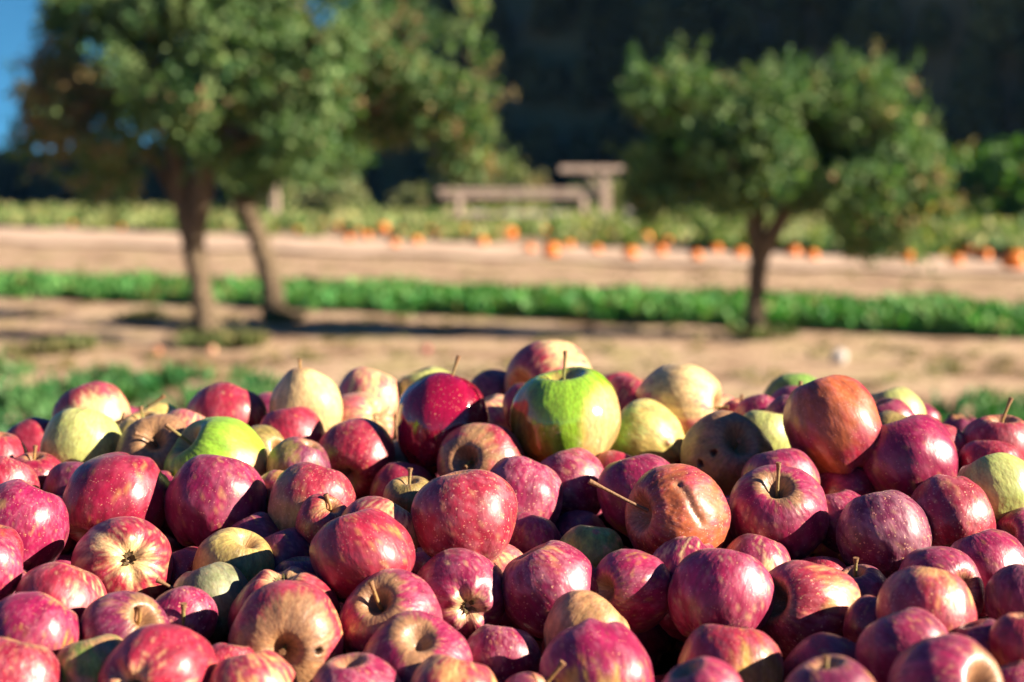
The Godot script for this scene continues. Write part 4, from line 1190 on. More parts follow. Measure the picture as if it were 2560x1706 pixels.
		[-0.163, 1.1735, -1.0022, 0.0424, 0.84, 0.08, 0.09, 0.99, "tanrusset", {"stem": Vector3(0.1, 0.06, 0.99), "sl": 0.3, "hole": [Vector3(0.64, 0.06, 0.77)]}, "large tan russet apple with its stem hollow facing outward and a worm hole"],
		[-0.1756, 1.1687, -1.0697, 0.0427, 0.82, 0.04, -0.99, -0.15, "pinkyellow", {"calyx": 1}, "pink apple with its blossom end up, behind the large tan russet one"],
		[-0.2291, 1.188, -1.1448, 0.0323, 0.9, 0.41, 0.89, 0.21, "yellowolive", {}, "yellow olive apple with a sunken green hollow in shade"],
		[-0.1902, 1.1847, -1.1761, 0.0288, 0.9, -0.34, 0.89, -0.31, "plum", {}, "dark plum apple with a grey bloom beside the big crimson one"],
		[-0.169, 1.1753, -1.1317, 0.027, 0.9, -0.11, 0.99, -0.02, "plum", {}, "nearly black apple under the dark plum one"],
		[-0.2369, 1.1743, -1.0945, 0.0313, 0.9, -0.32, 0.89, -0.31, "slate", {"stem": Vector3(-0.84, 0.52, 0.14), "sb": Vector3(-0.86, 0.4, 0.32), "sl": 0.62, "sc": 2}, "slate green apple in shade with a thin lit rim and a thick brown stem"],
		[-0.319, 1.1926, -1.1368, 0.0399, 0.88, -0.42, -0.39, -0.82, "pinkcream", {"calyx": 1}, "cream and pink streaked apple with a green blossom end"],
		[-0.3423, 1.1832, -1.049, 0.0357, 0.9, 0.33, 0.89, -0.31, "pinkyellow", {}, "rosy peach apple below the one with the green blossom end"],
		[-0.3994, 1.2136, -1.0511, 0.0266, 0.9, 0.06, 0.95, -0.32, "magentapink", {}, "violet pink apple at the very side beside the freckled magenta one"],
		[-0.413, 1.2131, -1.098, 0.0259, 0.9, 0.26, 0.96, -0.14, "redorange", {}, "orange red apple behind the violet pink one at the side"],
		[-0.3404, 1.1813, -0.9782, 0.034, 0.9, 0.52, 0.8, -0.3, "magentagold", {"y": Vector3(0.33, -0.59, 0.73)}, "magenta apple with golden torn streaks and a shadowed side"],
		[-0.2821, 1.1763, -1.0027, 0.0328, 0.9, 0.64, 0.62, 0.45, "purplerusset", {"stem": Vector3(0.1, 0.99, 0), "sl": 0.5, "sc": 3}, "purple apple with a tan hollow and a short red stem"],
		[-0.248, 1.1767, -1.0399, 0.0246, 0.9, 0.33, 0.59, -0.73, "magentapale", {"stem": Vector3(0.12, 0.98, 0.14), "sb": Vector3(0.22, -0.25, 0.94), "sl": 1.05, "sc": 0}, "small magenta apple with white freckles and a long thin upright stem"],
		[-0.2897, 1.1648, -0.9504, 0.0279, 0.9, -0.21, 0.93, -0.31, "olivegreen", {}, "green and peach apple with its lower half in shadow"],
		[-0.2379, 1.1699, -0.928, 0.0377, 0.9, 0.3, -0.18, -0.94, "crimsonpale", {"calyx": 1}, "crimson apple with a yellow top spot and its blossom end facing outward"],
		[-0.3366, 1.1659, -0.9192, 0.035, 0.9, 0.22, 0.92, -0.32, "pinkred", {}, "coral pink apple below the golden streaked magenta one"],
		[-0.1756, 1.1587, -0.926, 0.0318, 0.9, -0.21, 0.92, -0.32, "peachy", {"streak": 1}, "yellow and pink apple below the large tan russet one"],
		[-0.1987, 1.1623, -0.9644, 0.0223, 0.9, 0.2, 0.95, -0.23, "pinkred", {}, "pink apple showing as a sliver beside the one with a yellow top spot"],
		[-0.2764, 1.1723, -1.1727, 0.0269, 0.9, -0.29, 0.94, -0.15, "crimson", {"hole": [Vector3(0.1, 0.26, 0.96)]}, "dim dark red apple with a black hole in the gap beside the slate green one"],
		[-0.2227, 1.1905, -1.211, 0.028, 0.9, -0.4, 0.91, -0.12, "purple", {}, "dark purple apple in the shaded gap above the yellow olive one"],
		[-0.4138, 1.1937, -1.2763, 0.0283, 0.9, 0.15, 0.95, -0.27, "magenta", {}, "magenta apple in the gap between the freckled magenta and creased crimson ones"],
		[0.1023, 1.2111, -1.3754, 0.031, 0.9, 0.31, 0.9, -0.31, "red", {}, "dim red apple in the gap under the shiny green one"],
		[-0.0825, 1.1435, -1.273, 0.0292, 0.9, -0.12, 0.99, -0.09, "redorange", {}, "orange apple showing as a sliver beside the big crimson one"],
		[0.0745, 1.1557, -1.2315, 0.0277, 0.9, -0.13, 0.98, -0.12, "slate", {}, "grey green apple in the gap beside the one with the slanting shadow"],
		[-0.5122, 1.2296, -1.3884, 0.0309, 0.9, 0.12, 0.99, -0.02, "red", {}, "dark red apple at the heap edge by the weeds"],
		[-0.324, 1.207, -1.3076, 0.0295, 0.9, 0.48, 0.87, -0.1, "magenta", {}, "magenta apple in the gap between the creased crimson and the round shadowed ones"],
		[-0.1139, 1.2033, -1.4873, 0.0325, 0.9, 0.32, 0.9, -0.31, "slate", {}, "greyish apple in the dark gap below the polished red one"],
		[0.0135, 1.1455, -0.9239, 0.028, 0.9, 0.36, 0.93, 0, "magenta", {"stem": Vector3(0.63, 0.77, 0.02), "sl": 1}, "magenta apple below the golden hollowed one, its pale stem slanting up"],
	]

func gap_list() -> Array:
	return [
		[-0.14, 1.135, -1.542, 0.034], [0.391, 1.145, -1.224, 0.037], [0.069, 1.183, -1.463, 0.037], [-0.25, 1.092, -1.285, 0.036], [-0.332, 1.11, -1.501, 0.036], [-0.328, 1.135, -1.272, 0.039],
		[0.039, 1.134, -1.41, 0.036], [0.246, 1.141, -1.258, 0.036], [-0.401, 1.141, -1.235, 0.034], [-0.48, 1.196, -1.718, 0.038], [0.067, 1.22, -1.54, 0.035], [0.152, 1.133, -1.252, 0.039],
		[0.06, 1.114, -1.139, 0.036], [-0.005, 1.079, -1.163, 0.037], [-0.032, 1.117, -1.077, 0.034], [0.118, 1.157, -1.696, 0.038], [-0.382, 1.15, -1.451, 0.034], [-0.279, 1.122, -1.14, 0.033],
		[0.042, 1.063, -1.208, 0.035], [-0.097, 1.138, -1.112, 0.037], [0.017, 1.111, -1.244, 0.034], [0.097, 1.051, -1.273, 0.038], [0.476, 1.183, -1.343, 0.034], [0.126, 1.048, -1.355, 0.034],
		[0.231, 1.057, -1.327, 0.039], [0.189, 1.104, -1.081, 0.039], [0.446, 1.135, -1.274, 0.037], [-0.211, 1.13, -1.188, 0.036], [0.1, 1.131, -1.308, 0.034], [0.005, 1.192, -1.643, 0.036],
		[-0.295, 1.154, -1.406, 0.034], [-0.14, 1.182, -1.703, 0.034], [0.228, 1.147, -0.987, 0.034], [0.331, 1.149, -1.263, 0.038], [-0.339, 1.131, -1.186, 0.033], [0.186, 1.027, -1.374, 0.036],
		[0.104, 1.085, -1.541, 0.035], [0.104, 1.163, -1.559, 0.034], [-0.278, 1.127, -1.224, 0.036], [0.104, 1.109, -1.209, 0.034], [-0.426, 1.122, -1.332, 0.037], [-0.095, 1.209, -1.601, 0.037],
		[-0.195, 1.181, -1.499, 0.039], [0.363, 1.186, -1.502, 0.038], [-0.411, 1.155, -1.12, 0.038], [-0.079, 1.168, -1.441, 0.037], [0.193, 1.187, -1.275, 0.035], [0.151, 1.165, -1.347, 0.034],
		[0.316, 1.13, -1.181, 0.038], [-0.137, 1.133, -1.173, 0.034], [-0.357, 1.134, -1.359, 0.034], [0.114, 1.129, -1.619, 0.034], [0.165, 1.198, -1.565, 0.036], [0.205, 1.128, -1.202, 0.033],
		[0.136, 1.154, -1.468, 0.033], [0.125, 1.078, -1.103, 0.032], [-0.496, 1.179, -1.882, 0.029], [-0.127, 1.195, -1.549, 0.028], [0.428, 1.152, -1.149, 0.029], [-0.378, 1.162, -1.304, 0.03],
		[0.135, 1.045, -1.21, 0.029], [0.307, 1.159, -1.323, 0.028], [0.557, 1.191, -1.734, 0.031], [0.149, 1.147, -1.169, 0.027], [0.062, 1.174, -1.288, 0.029], [0.514, 1.201, -1.775, 0.029],
		[-0.067, 1.167, -1.337, 0.028], [0.313, 1.214, -1.376, 0.028], [0.499, 1.202, -1.573, 0.027], [-0.266, 1.159, -1.28, 0.028],
	]

func under_list() -> Array:
	return [
		[0.013, 0.985, -0.844, 0.039], [-0.211, 1.164, -1.424, 0.035], [0.056, 1.158, -1.86, 0.036], [-0.191, 1.015, -1.023, 0.036], [-0.41, 1.038, -1.447, 0.035], [0.28, 1.102, -1.582, 0.039],
		[0.517, 1.069, -1.093, 0.035], [-0.38, 1.051, -0.823, 0.034], [0.138, 1.074, -1.036, 0.039], [0.158, 1.061, -0.952, 0.035], [0.381, 1.106, -1.33, 0.038], [-0.394, 1.094, -0.988, 0.038],
		[-0.345, 0.997, -1.007, 0.033], [0.398, 1.136, -0.943, 0.036], [-0.253, 1.123, -1.882, 0.037], [0.376, 1.043, -1.58, 0.037], [0.342, 0.989, -0.83, 0.036], [0.442, 1.123, -1.425, 0.033],
		[0.194, 1.121, -0.879, 0.038], [0.18, 1.165, -1.62, 0.034], [0.371, 1.169, -1.821, 0.034], [-0.116, 1.052, -1.884, 0.036], [-0.441, 1.053, -1.194, 0.037], [0.172, 1.177, -1.416, 0.037],
		[0.348, 1.117, -1.514, 0.034], [0.556, 1.046, -1.622, 0.033], [-0.271, 1.091, -1.051, 0.034], [-0.139, 1.123, -1.427, 0.036], [0.097, 1.083, -0.966, 0.035], [-0.058, 1.021, -1.486, 0.034],
		[-0.242, 1.075, -1.544, 0.036], [0.528, 1.118, -1.038, 0.038], [0.109, 1.09, -0.881, 0.036], [-0.474, 1.025, -1.353, 0.034], [0.007, 1.011, -1.026, 0.038], [0.029, 1.207, -1.726, 0.035],
		[-0.229, 0.982, -0.958, 0.037], [-0.123, 1.065, -0.818, 0.037], [0.024, 1.089, -1.55, 0.039], [-0.335, 1.094, -0.803, 0.035], [0.158, 1.082, -1.471, 0.036], [-0.541, 1.188, -1.347, 0.035],
		[0.278, 1.05, -1.403, 0.038], [-0.154, 0.965, -1.053, 0.036], [-0.144, 0.999, -1.365, 0.034], [0.405, 1.08, -1.084, 0.035], [0.317, 1.012, -1.614, 0.039], [-0.522, 1.127, -1.685, 0.036],
		[-0.382, 0.987, -0.843, 0.036], [-0.399, 1.026, -1.101, 0.034], [-0.508, 1.028, -1.698, 0.036], [-0.055, 1.116, -0.837, 0.038], [0.27, 1.079, -1.174, 0.033], [-0.079, 0.994, -1.136, 0.035],
		[-0.538, 1.029, -1.8, 0.035], [-0.041, 1.012, -0.917, 0.033], [0.284, 1.034, -1.518, 0.035], [-0.18, 1.032, -0.928, 0.033], [0.478, 0.994, -1.205, 0.034], [-0.038, 1.137, -1.789, 0.037],
		[-0.524, 1.136, -1.002, 0.038], [0.191, 0.991, -1.128, 0.033], [-0.487, 1.074, -0.829, 0.039], [0.378, 1.076, -1.829, 0.036], [0.167, 0.983, -1.247, 0.033], [-0.323, 1.192, -1.738, 0.033],
		[-0.15, 1.143, -1.826, 0.033], [0.275, 1.164, -1.751, 0.038], [-0.361, 1.007, -1.2, 0.034], [-0.007, 1.068, -1.316, 0.036], [-0.139, 1.073, -1.205, 0.033], [-0.068, 1.046, -1.194, 0.037],
		[-0.339, 1.069, -1.365, 0.037], [-0.28, 1.088, -1.779, 0.037], [0.352, 1.062, -1.377, 0.035], [0.501, 1.086, -0.832, 0.035], [0.237, 1.056, -1.652, 0.036], [0.127, 1.019, -1.848, 0.034],
		[0.203, 1.085, -1.406, 0.037], [-0.215, 1.038, -1.325, 0.035], [0.037, 1.063, -1.716, 0.036], [-0.031, 1.069, -1.01, 0.036], [0.414, 1.015, -1.673, 0.035], [-0.406, 1.088, -1.278, 0.034],
		[0.452, 1.074, -1.783, 0.036], [0.439, 1.055, -1.429, 0.033], [-0.237, 0.964, -1.031, 0.034], [0.418, 1.161, -1.741, 0.037], [-0.466, 1.043, -1.546, 0.037], [-0.158, 1.087, -1.794, 0.035],
		[0.256, 1.062, -1.746, 0.039], [0.522, 0.968, -0.798, 0.038], [0.488, 1.104, -0.898, 0.037], [-0.161, 1.043, -1.654, 0.033], [-0.004, 1.103, -1.663, 0.038], [-0.13, 1.161, -1.336, 0.034],
		[0.253, 1.168, -1.358, 0.035], [0.148, 1.102, -0.811, 0.038], [-0.307, 1.059, -1.711, 0.033], [0.003, 1.022, -1.849, 0.036], [0.399, 1, -1.414, 0.034], [0.122, 0.997, -0.97, 0.037],
		[-0.316, 1.003, -1.343, 0.036], [0.326, 1.052, -0.792, 0.035], [0.089, 1.036, -1.481, 0.036], [-0.297, 1.088, -0.955, 0.034], [0.361, 1.008, -1.037, 0.035], [0.512, 1.06, -1.492, 0.037],
		[-0.411, 1.056, -1.359, 0.036], [0.376, 1.047, -0.863, 0.037], [-0.078, 1.134, -1.583, 0.039], [0.23, 0.988, -0.94, 0.038], [-0.372, 1.168, -1.807, 0.038], [0.237, 0.974, -1.06, 0.034],
		[0.28, 0.994, -1.114, 0.038], [0.338, 1.099, -1.449, 0.039], [0.483, 1.037, -1.02, 0.038], [-0.549, 1.11, -1.37, 0.038], [0.003, 1.198, -1.805, 0.039], [0.528, 1.086, -1.882, 0.035],
		[-0.513, 1.098, -1.771, 0.035], [-0.286, 1.056, -1.651, 0.034], [0.367, 1.147, -0.862, 0.035], [-0.548, 1.023, -1.187, 0.039], [-0.022, 1.168, -1.533, 0.033], [0.03, 1.004, -1.269, 0.035],
		[0.282, 1.167, -1.496, 0.033], [0.505, 1.092, -1.661, 0.039], [-0.32, 1.069, -0.865, 0.036], [-0.49, 1.172, -1.481, 0.035], [-0.198, 1.017, -1.222, 0.036], [0.49, 1.177, -1.869, 0.039],
		[0.047, 1.094, -0.825, 0.036], [-0.041, 1.126, -1.377, 0.034], [-0.299, 1.054, -1.446, 0.033], [-0.116, 0.963, -0.899, 0.035], [0.364, 1.176, -1.393, 0.037], [0.123, 1.039, -1.606, 0.033],
		[0.175, 1.101, -1.845, 0.034], [0.276, 1.005, -0.835, 0.036], [-0.439, 1.134, -1.711, 0.038], [-0.298, 1.01, -0.896, 0.039], [-0.336, 1.181, -1.6, 0.039], [0.185, 1.157, -1.724, 0.036],
		[-0.1, 1.032, -1.319, 0.036], [-0.017, 1.025, -1.397, 0.033], [-0.072, 1.016, -1.693, 0.038], [-0.333, 1.015, -1.789, 0.039], [-0.07, 1.062, -1.563, 0.036], [-0.138, 1.089, -0.927, 0.036],
		[-0.39, 1.06, -1.777, 0.034], [-0.483, 1.174, -1.081, 0.037], [-0.184, 1.033, -1.89, 0.035], [-0.036, 1.144, -1.888, 0.038], [0.402, 0.999, -0.928, 0.039], [0.18, 1.03, -1.708, 0.038],
		[0.479, 1.006, -1.098, 0.036], [-0.47, 1.076, -1.482, 0.036], [-0.466, 1.102, -1.384, 0.036], [-0.159, 1.086, -1.494, 0.039], [0.527, 1.143, -1.773, 0.034], [0.502, 1.095, -1.34, 0.034],
		[0.038, 0.972, -0.939, 0.037], [-0.396, 1.171, -1.642, 0.033], [0.259, 1.103, -1.826, 0.037], [-0.291, 1.008, -1.05, 0.035], [-0.546, 0.966, -0.9, 0.035], [0.165, 1.141, -1.525, 0.035],
		[-0.111, 1.03, -0.984, 0.035], [-0.411, 1.021, -0.934, 0.037], [0.324, 1.166, -1.68, 0.036], [0.241, 1.009, -1.798, 0.033], [-0.44, 1.004, -1.609, 0.037], [0.081, 0.995, -1.389, 0.036],
		[-0.418, 1.153, -1.884, 0.038], [-0.479, 0.985, -1.165, 0.036], [-0.076, 0.974, -1.003, 0.035], [-0.173, 1.003, -1.151, 0.036], [-0.308, 1.066, -1.885, 0.035], [0.205, 1.088, -1.562, 0.037],
		[0.361, 1.094, -1.141, 0.037], [0.493, 1.179, -1.722, 0.035], [0.277, 1.08, -0.963, 0.037], [-0.234, 1.104, -1.717, 0.034], [0.122, 1.078, -1.661, 0.036], [0.509, 1.007, -1.807, 0.038],
		[-0.227, 1.064, -0.982, 0.035], [-0.202, 1.198, -1.76, 0.034], [0.507, 1.121, -1.235, 0.036], [-0.137, 1.045, -1.586, 0.039], [-0.513, 1.129, -1.189, 0.034], [0.549, 1.175, -1.372, 0.036],
		[0.556, 1.015, -1.326, 0.037], [0.177, 1.093, -1.152, 0.036], [0.495, 1.028, -1.384, 0.034], [0.056, 1.167, -1.609, 0.034], [0.47, 0.988, -0.95, 0.037], [0.333, 1.062, -1.197, 0.035],
		[0.115, 1.142, -1.793, 0.038], [-0.514, 1.107, -0.914, 0.033], [-0.444, 1.151, -1.536, 0.038], [0.427, 1.108, -1.624, 0.038], [0.461, 1.023, -1.854, 0.036], [0.475, 1.188, -1.432, 0.034],
		[-0.152, 0.966, -1.307, 0.034], [-0.247, 1.047, -1.838, 0.036], [0.059, 1.029, -1.129, 0.036], [-0.433, 1.104, -1.601, 0.034], [-0.409, 1.006, -1.73, 0.036], [-0.497, 1.057, -1.016, 0.034],
		[-0.522, 0.976, -1.088, 0.037], [0.303, 1.001, -1.277, 0.036], [-0.521, 0.968, -0.839, 0.034], [-0.255, 1.032, -1.125, 0.036], [0.053, 1.086, -1.792, 0.037], [0.325, 1.101, -1.741, 0.033],
		[0.203, 1.187, -1.859, 0.036], [-0.229, 1.045, -0.82, 0.038], [0.33, 1.113, -1.023, 0.035], [0.407, 1.044, -1.496, 0.037], [-0.161, 1.119, -1.729, 0.037], [-0.508, 1.01, -1.285, 0.038],
		[0.454, 1.157, -1.081, 0.035], [0.538, 0.96, -0.885, 0.033], [-0.494, 1.029, -0.945, 0.035], [0.407, 1.129, -1.562, 0.034], [0.299, 1.008, -1.702, 0.038], [0.413, 1.141, -1.497, 0.034],
		[0.533, 0.993, -1.73, 0.034], [0.406, 1.028, -1.749, 0.039], [0.545, 1.09, -1.725, 0.036], [0.106, 1.108, -1.386, 0.035], [0.181, 0.981, -1.025, 0.036], [-0.441, 1.078, -1.878, 0.037],
		[-0.195, 1.007, -1.698, 0.034], [-0.084, 1.043, -1.426, 0.037], [0.184, 1.1, -1.769, 0.033], [-0.302, 0.995, -1.865, 0.036], [-0.246, 1.113, -0.858, 0.035], [-0.008, 1.19, -1.45, 0.038],
		[-0.197, 0.968, -0.809, 0.038], [0.435, 0.981, -1.147, 0.034], [-0.47, 0.966, -0.954, 0.036], [-0.095, 1.129, -1.745, 0.034], [0.303, 0.987, -0.918, 0.035], [-0.542, 1.014, -1.427, 0.036],
		[0.379, 1.201, -1.592, 0.035], [0.358, 0.963, -1.129, 0.034], [0.535, 0.968, -0.977, 0.034], [0.49, 1.195, -1.5, 0.038], [0.444, 1.058, -0.799, 0.039], [0.527, 0.99, -1.147, 0.037],
		[-0.521, 1.117, -1.502, 0.034], [0.022, 1.024, -1.519, 0.038], [0.016, 1.083, -1.887, 0.033], [0.102, 1.009, -0.888, 0.037], [-0.545, 1.097, -1.834, 0.035], [-0.111, 1.192, -1.803, 0.035],
		[0.447, 0.974, -0.834, 0.035], [0.295, 1.131, -1.076, 0.036], [0.329, 1.035, -1.797, 0.034], [-0.433, 1.117, -0.794, 0.035], [-0.335, 1.087, -1.581, 0.034], [0.307, 1.087, -0.885, 0.036],
		[-0.135, 1.092, -1.032, 0.039], [-0.381, 1.025, -1.295, 0.037], [0.423, 1.056, -1.222, 0.034], [-0.03, 1.116, -1.443, 0.038], [-0.542, 1.12, -1.57, 0.037], [0.133, 1.024, -0.819, 0.033],
		[-0.551, 1.027, -1.587, 0.037], [0.097, 0.98, -1.303, 0.034], [-0.44, 1.021, -0.812, 0.037], [0.505, 1.117, -1.567, 0.037], [-0.246, 1.139, -1.611, 0.035], [0.538, 1.06, -1.217, 0.035],
		[-0.519, 1.039, -1.115, 0.033], [0.383, 1.016, -1.863, 0.036], [0.554, 1.182, -1.579, 0.033], [-0.47, 1.177, -1.82, 0.038], [-0.047, 1.039, -1.626, 0.039], [-0.22, 1.183, -1.694, 0.037],
		[0.093, 0.993, -1.207, 0.035], [-0.224, 1.082, -1.375, 0.037], [-0.324, 1.04, -1.258, 0.034], [-0.389, 1.094, -1.534, 0.035], [0.478, 1.16, -0.946, 0.036], [-0.206, 1.143, -1.297, 0.037],
		[0.386, 1.009, -1.3, 0.039], [-0.105, 1.04, -1.796, 0.038], [0.01, 0.991, -1.177, 0.034], [0.034, 1.042, -1.631, 0.038], [-0.428, 1.004, -1.881, 0.038], [-0.304, 1.046, -1.529, 0.035],
		[0.22, 1.022, -1.476, 0.035], [-0.129, 1.074, -1.134, 0.038], [0.018, 1.047, -0.895, 0.034], [0.091, 1.008, -1.06, 0.037], [-0.356, 1.016, -1.595, 0.033], [-0.252, 1.002, -1.394, 0.034],
		[-0.454, 1.049, -1.076, 0.035], [0.485, 1.022, -1.569, 0.035], [0.197, 1.072, -1.269, 0.035], [-0.024, 0.962, -1.109, 0.036], [0.297, 1.013, -1.346, 0.035], [0.299, 1.078, -1.686, 0.037],
		[-0.431, 1.066, -1.688, 0.036], [-0.261, 1.015, -1.256, 0.035], [-0.065, 1.082, -1.712, 0.034], [-0.356, 1.095, -1.111, 0.035], [-0.558, 0.988, -1.331, 0.034], [0.232, 1.087, -0.807, 0.039],
		[-0.243, 1.066, -1.207, 0.036], [0.325, 1.012, -1.452, 0.037], [-0.221, 0.979, -1.295, 0.033], [0.038, 1.059, -1.39, 0.034], [-0.484, 1.061, -1.628, 0.038], [0.067, 1.096, -1.041, 0.039],
		[-0.48, 1.137, -1.274, 0.039], [-0.39, 1.124, -0.904, 0.034], [-0.142, 1.086, -1.363, 0.034], [-0.227, 1.088, -1.47, 0.035], [-0.431, 0.975, -1.234, 0.037], [-0.297, 0.965, -0.794, 0.036],
		[0.496, 1.152, -1.169, 0.038], [0.192, 1.121, -1.317, 0.036], [0.532, 1, -1.659, 0.034], [-0.423, 0.97, -1.036, 0.034], [-0.295, 1.018, -1.18, 0.034], [0.284, 1.181, -1.867, 0.035],
		[0.369, 1.055, -0.967, 0.035], [0.34, 1.056, -1.081, 0.034], [0.293, 1.118, -1.382, 0.038], [-0.317, 1.122, -1.659, 0.034], [-0.392, 1.01, -1.508, 0.035], [0.193, 0.967, -0.827, 0.039],
		[0.443, 1.079, -1.695, 0.038], [-0.552, 0.993, -1.024, 0.037], [-0.474, 1.013, -1.449, 0.037], [0.258, 1.064, -1.072, 0.036], [0.51, 1.103, -1.43, 0.037], [-0.039, 1.205, -1.746, 0.033],
		[0.251, 1.113, -1.449, 0.036], [0.271, 1.163, -1.631, 0.034], [0.549, 1.142, -0.83, 0.036], [-0.2, 1.105, -1.1, 0.034], [0.483, 1.031, -1.303, 0.034], [0.312, 1.082, -1.862, 0.034],
		[-0.527, 1.155, -1.423, 0.037], [0.206, 1.159, -1.471, 0.035], [0.454, 1.101, -1.182, 0.035], [-0.1, 1.026, -1.057, 0.038], [-0.185, 1.044, -1.091, 0.034], [0.523, 0.999, -1.259, 0.034],
		[0.559, 1.144, -1.128, 0.035], [0.213, 1.06, -1.005, 0.033], [0.347, 1.147, -1.882, 0.039], [-0.55, 1.096, -1.088, 0.034], [-0.484, 0.997, -1.831, 0.034], [-0.295, 0.972, -0.961, 0.034],
		[0.027, 1.099, -0.984, 0.037], [0.549, 1.005, -1.449, 0.038], [-0.546, 1.138, -1.888, 0.036], [-0.402, 1.097, -1.417, 0.036], [-0.305, 1.186, -1.801, 0.035], [-0.056, 1.113, -1.23, 0.034],
		[-0.54, 0.997, -1.505, 0.037], [-0.507, 1.182, -1.149, 0.035], [-0.058, 0.96, -0.815, 0.033], [-0.461, 1.036, -1.756, 0.033], [-0.374, 1.067, -1.86, 0.034], [0.482, 1.109, -1.837, 0.034],
		[0.539, 1.05, -0.903, 0.034], [0.288, 1.193, -1.438, 0.034], [0.426, 1.048, -1.363, 0.034], [0.364, 1.073, -1.258, 0.035], [-0.076, 1.131, -1.663, 0.035], [0.445, 1.137, -0.845, 0.034],
		[-0.496, 1.03, -1.884, 0.033], [-0.556, 1.082, -1.644, 0.037], [0.287, 0.985, -0.996, 0.034], [-0.541, 1.157, -1.239, 0.033], [-0.033, 1.05, -1.763, 0.036], [-0.241, 1.01, -1.61, 0.035],
		[-0.039, 1.084, -1.845, 0.038], [-0.081, 0.963, -1.262, 0.038], [0.322, 1.135, -0.796, 0.039], [-0.444, 1.14, -0.976, 0.035], [0.536, 1.087, -0.975, 0.038], [0.24, 1.175, -1.573, 0.035],
		[-0.156, 1.129, -0.8, 0.038], [-0.559, 1.04, -1.863, 0.035], [-0.556, 1.035, -0.917, 0.038], [-0.358, 1.075, -0.934, 0.033], [-0.328, 0.975, -1.146, 0.035], [-0.331, 1.176, -1.489, 0.034],
		[-0.265, 1.149, -1.532, 0.038], [0.37, 1.111, -1.673, 0.039], [-0.14, 1.002, -1.511, 0.036], [0.394, 0.983, -1.207, 0.036], [-0.556, 1.059, -1.265, 0.038], [0.432, 0.96, -1.041, 0.033],
		[0.309, 1.165, -1.563, 0.033], [-0.23, 1.126, -1.811, 0.038], [-0.402, 1.182, -1.382, 0.037], [-0.466, 1.102, -1.117, 0.035], [0.04, 1.128, -1.707, 0.034], [-0.416, 1.11, -1.062, 0.039],
		[-0.287, 0.989, -1.666, 0.035], [0.112, 1.017, -1.543, 0.035], [-0.129, 1.021, -1.254, 0.034], [0.072, 1.02, -1.751, 0.034], [-0.185, 1.097, -1.248, 0.035], [0.342, 0.966, -0.965, 0.034],
		[0.195, 1.03, -1.187, 0.036], [0.227, 0.961, -1.202, 0.036], [-0.524, 1.121, -0.796, 0.034], [-0.252, 0.999, -1.789, 0.034], [0.229, 1.069, -1.88, 0.036], [-0.369, 1.052, -1.044, 0.034],
		[-0.538, 1.089, -1.441, 0.034], [0.226, 1.022, -1.557, 0.037], [-0.462, 1.063, -0.894, 0.036], [0.199, 1.114, -1.67, 0.038], [0.083, 0.961, -1.115, 0.033], [0.17, 1.203, -1.771, 0.034],
		[0.052, 1.013, -0.793, 0.035], [-0.364, 0.995, -1.409, 0.038], [0.202, 1.007, -1.858, 0.036], [-0.357, 0.978, -0.935, 0.037], [0.131, 1.024, -1.143, 0.035], [-0.127, 1.001, -0.846, 0.033],
		[0.559, 1.043, -1.386, 0.033], [0.552, 1.005, -1.078, 0.038], [-0.085, 0.991, -1.556, 0.035], [-0.146, 1.156, -1.242, 0.039], [0.475, 1.023, -1.726, 0.035], [0.543, 1.148, -1.683, 0.035],
		[-0.441, 1.016, -0.995, 0.035], [-0.147, 1.108, -1.614, 0.034], [0.196, 1.032, -0.893, 0.034], [0.421, 1.134, -1.006, 0.036], [0.202, 1.002, -1.618, 0.036], [-0.059, 1.025, -0.857, 0.036],
		[0.115, 1.003, -1.704, 0.035], [0.527, 1.163, -1.301, 0.036], [0.469, 1.161, -1.656, 0.036], [-0.216, 0.962, -0.882, 0.033], [-0.117, 1.16, -1.885, 0.036], [0.07, 1.055, -1.857, 0.038],
		[0.546, 1.128, -1.494, 0.038], [0.276, 1.003, -1.886, 0.036], [0.259, 1.032, -1.235, 0.034], [0.382, 1.026, -1.138, 0.036], [0.4, 1.169, -1.651, 0.034], [-0.559, 1.011, -0.795, 0.034],
		[-0.559, 1.172, -1.749, 0.039], [0.452, 1.173, -1.803, 0.035], [-0.179, 1.099, -0.871, 0.037], [0.558, 1.022, -1.881, 0.034], [-0.066, 1.101, -1.498, 0.034], [0.341, 1.139, -1.614, 0.033],
		[-0.25, 0.962, -1.201, 0.035], [-0.168, 1.041, -1.416, 0.034], [0.056, 1.108, -1.471, 0.035], [-0.505, 0.992, -1.753, 0.034], [0.162, 0.966, -0.913, 0.035], [-0.451, 1.164, -1.611, 0.033],
		[-0.221, 1.02, -1.497, 0.038], [-0.442, 0.978, -1.314, 0.034], [-0.433, 0.962, -0.89, 0.037], [0.122, 1.172, -1.855, 0.036], [-0.376, 1.11, -1.68, 0.034], [0.163, 0.988, -1.316, 0.034],
		[-0.06, 1.085, -0.898, 0.033], [-0.011, 0.974, -1.335, 0.034], [-0.434, 1.126, -1.78, 0.036], [-0.531, 1.191, -1.675, 0.034], [0.473, 1.032, -0.886, 0.036], [0.309, 0.982, -1.205, 0.039],
		[-0.224, 1.077, -1.642, 0.037], [0.556, 1.125, -1.617, 0.037], [0.546, 1.078, -1.288, 0.035], [-0.021, 1.139, -1.308, 0.036], [0.053, 1.045, -1.327, 0.033], [-0.071, 0.997, -1.378, 0.034],
		[-0.371, 1.08, -1.218, 0.035], [-0.398, 1, -1.665, 0.034], [-0.56, 1.179, -1.827, 0.034], [-0.032, 1.018, -1.244, 0.034], [0.041, 1.121, -1.326, 0.033], [0.463, 1.039, -1.635, 0.034],
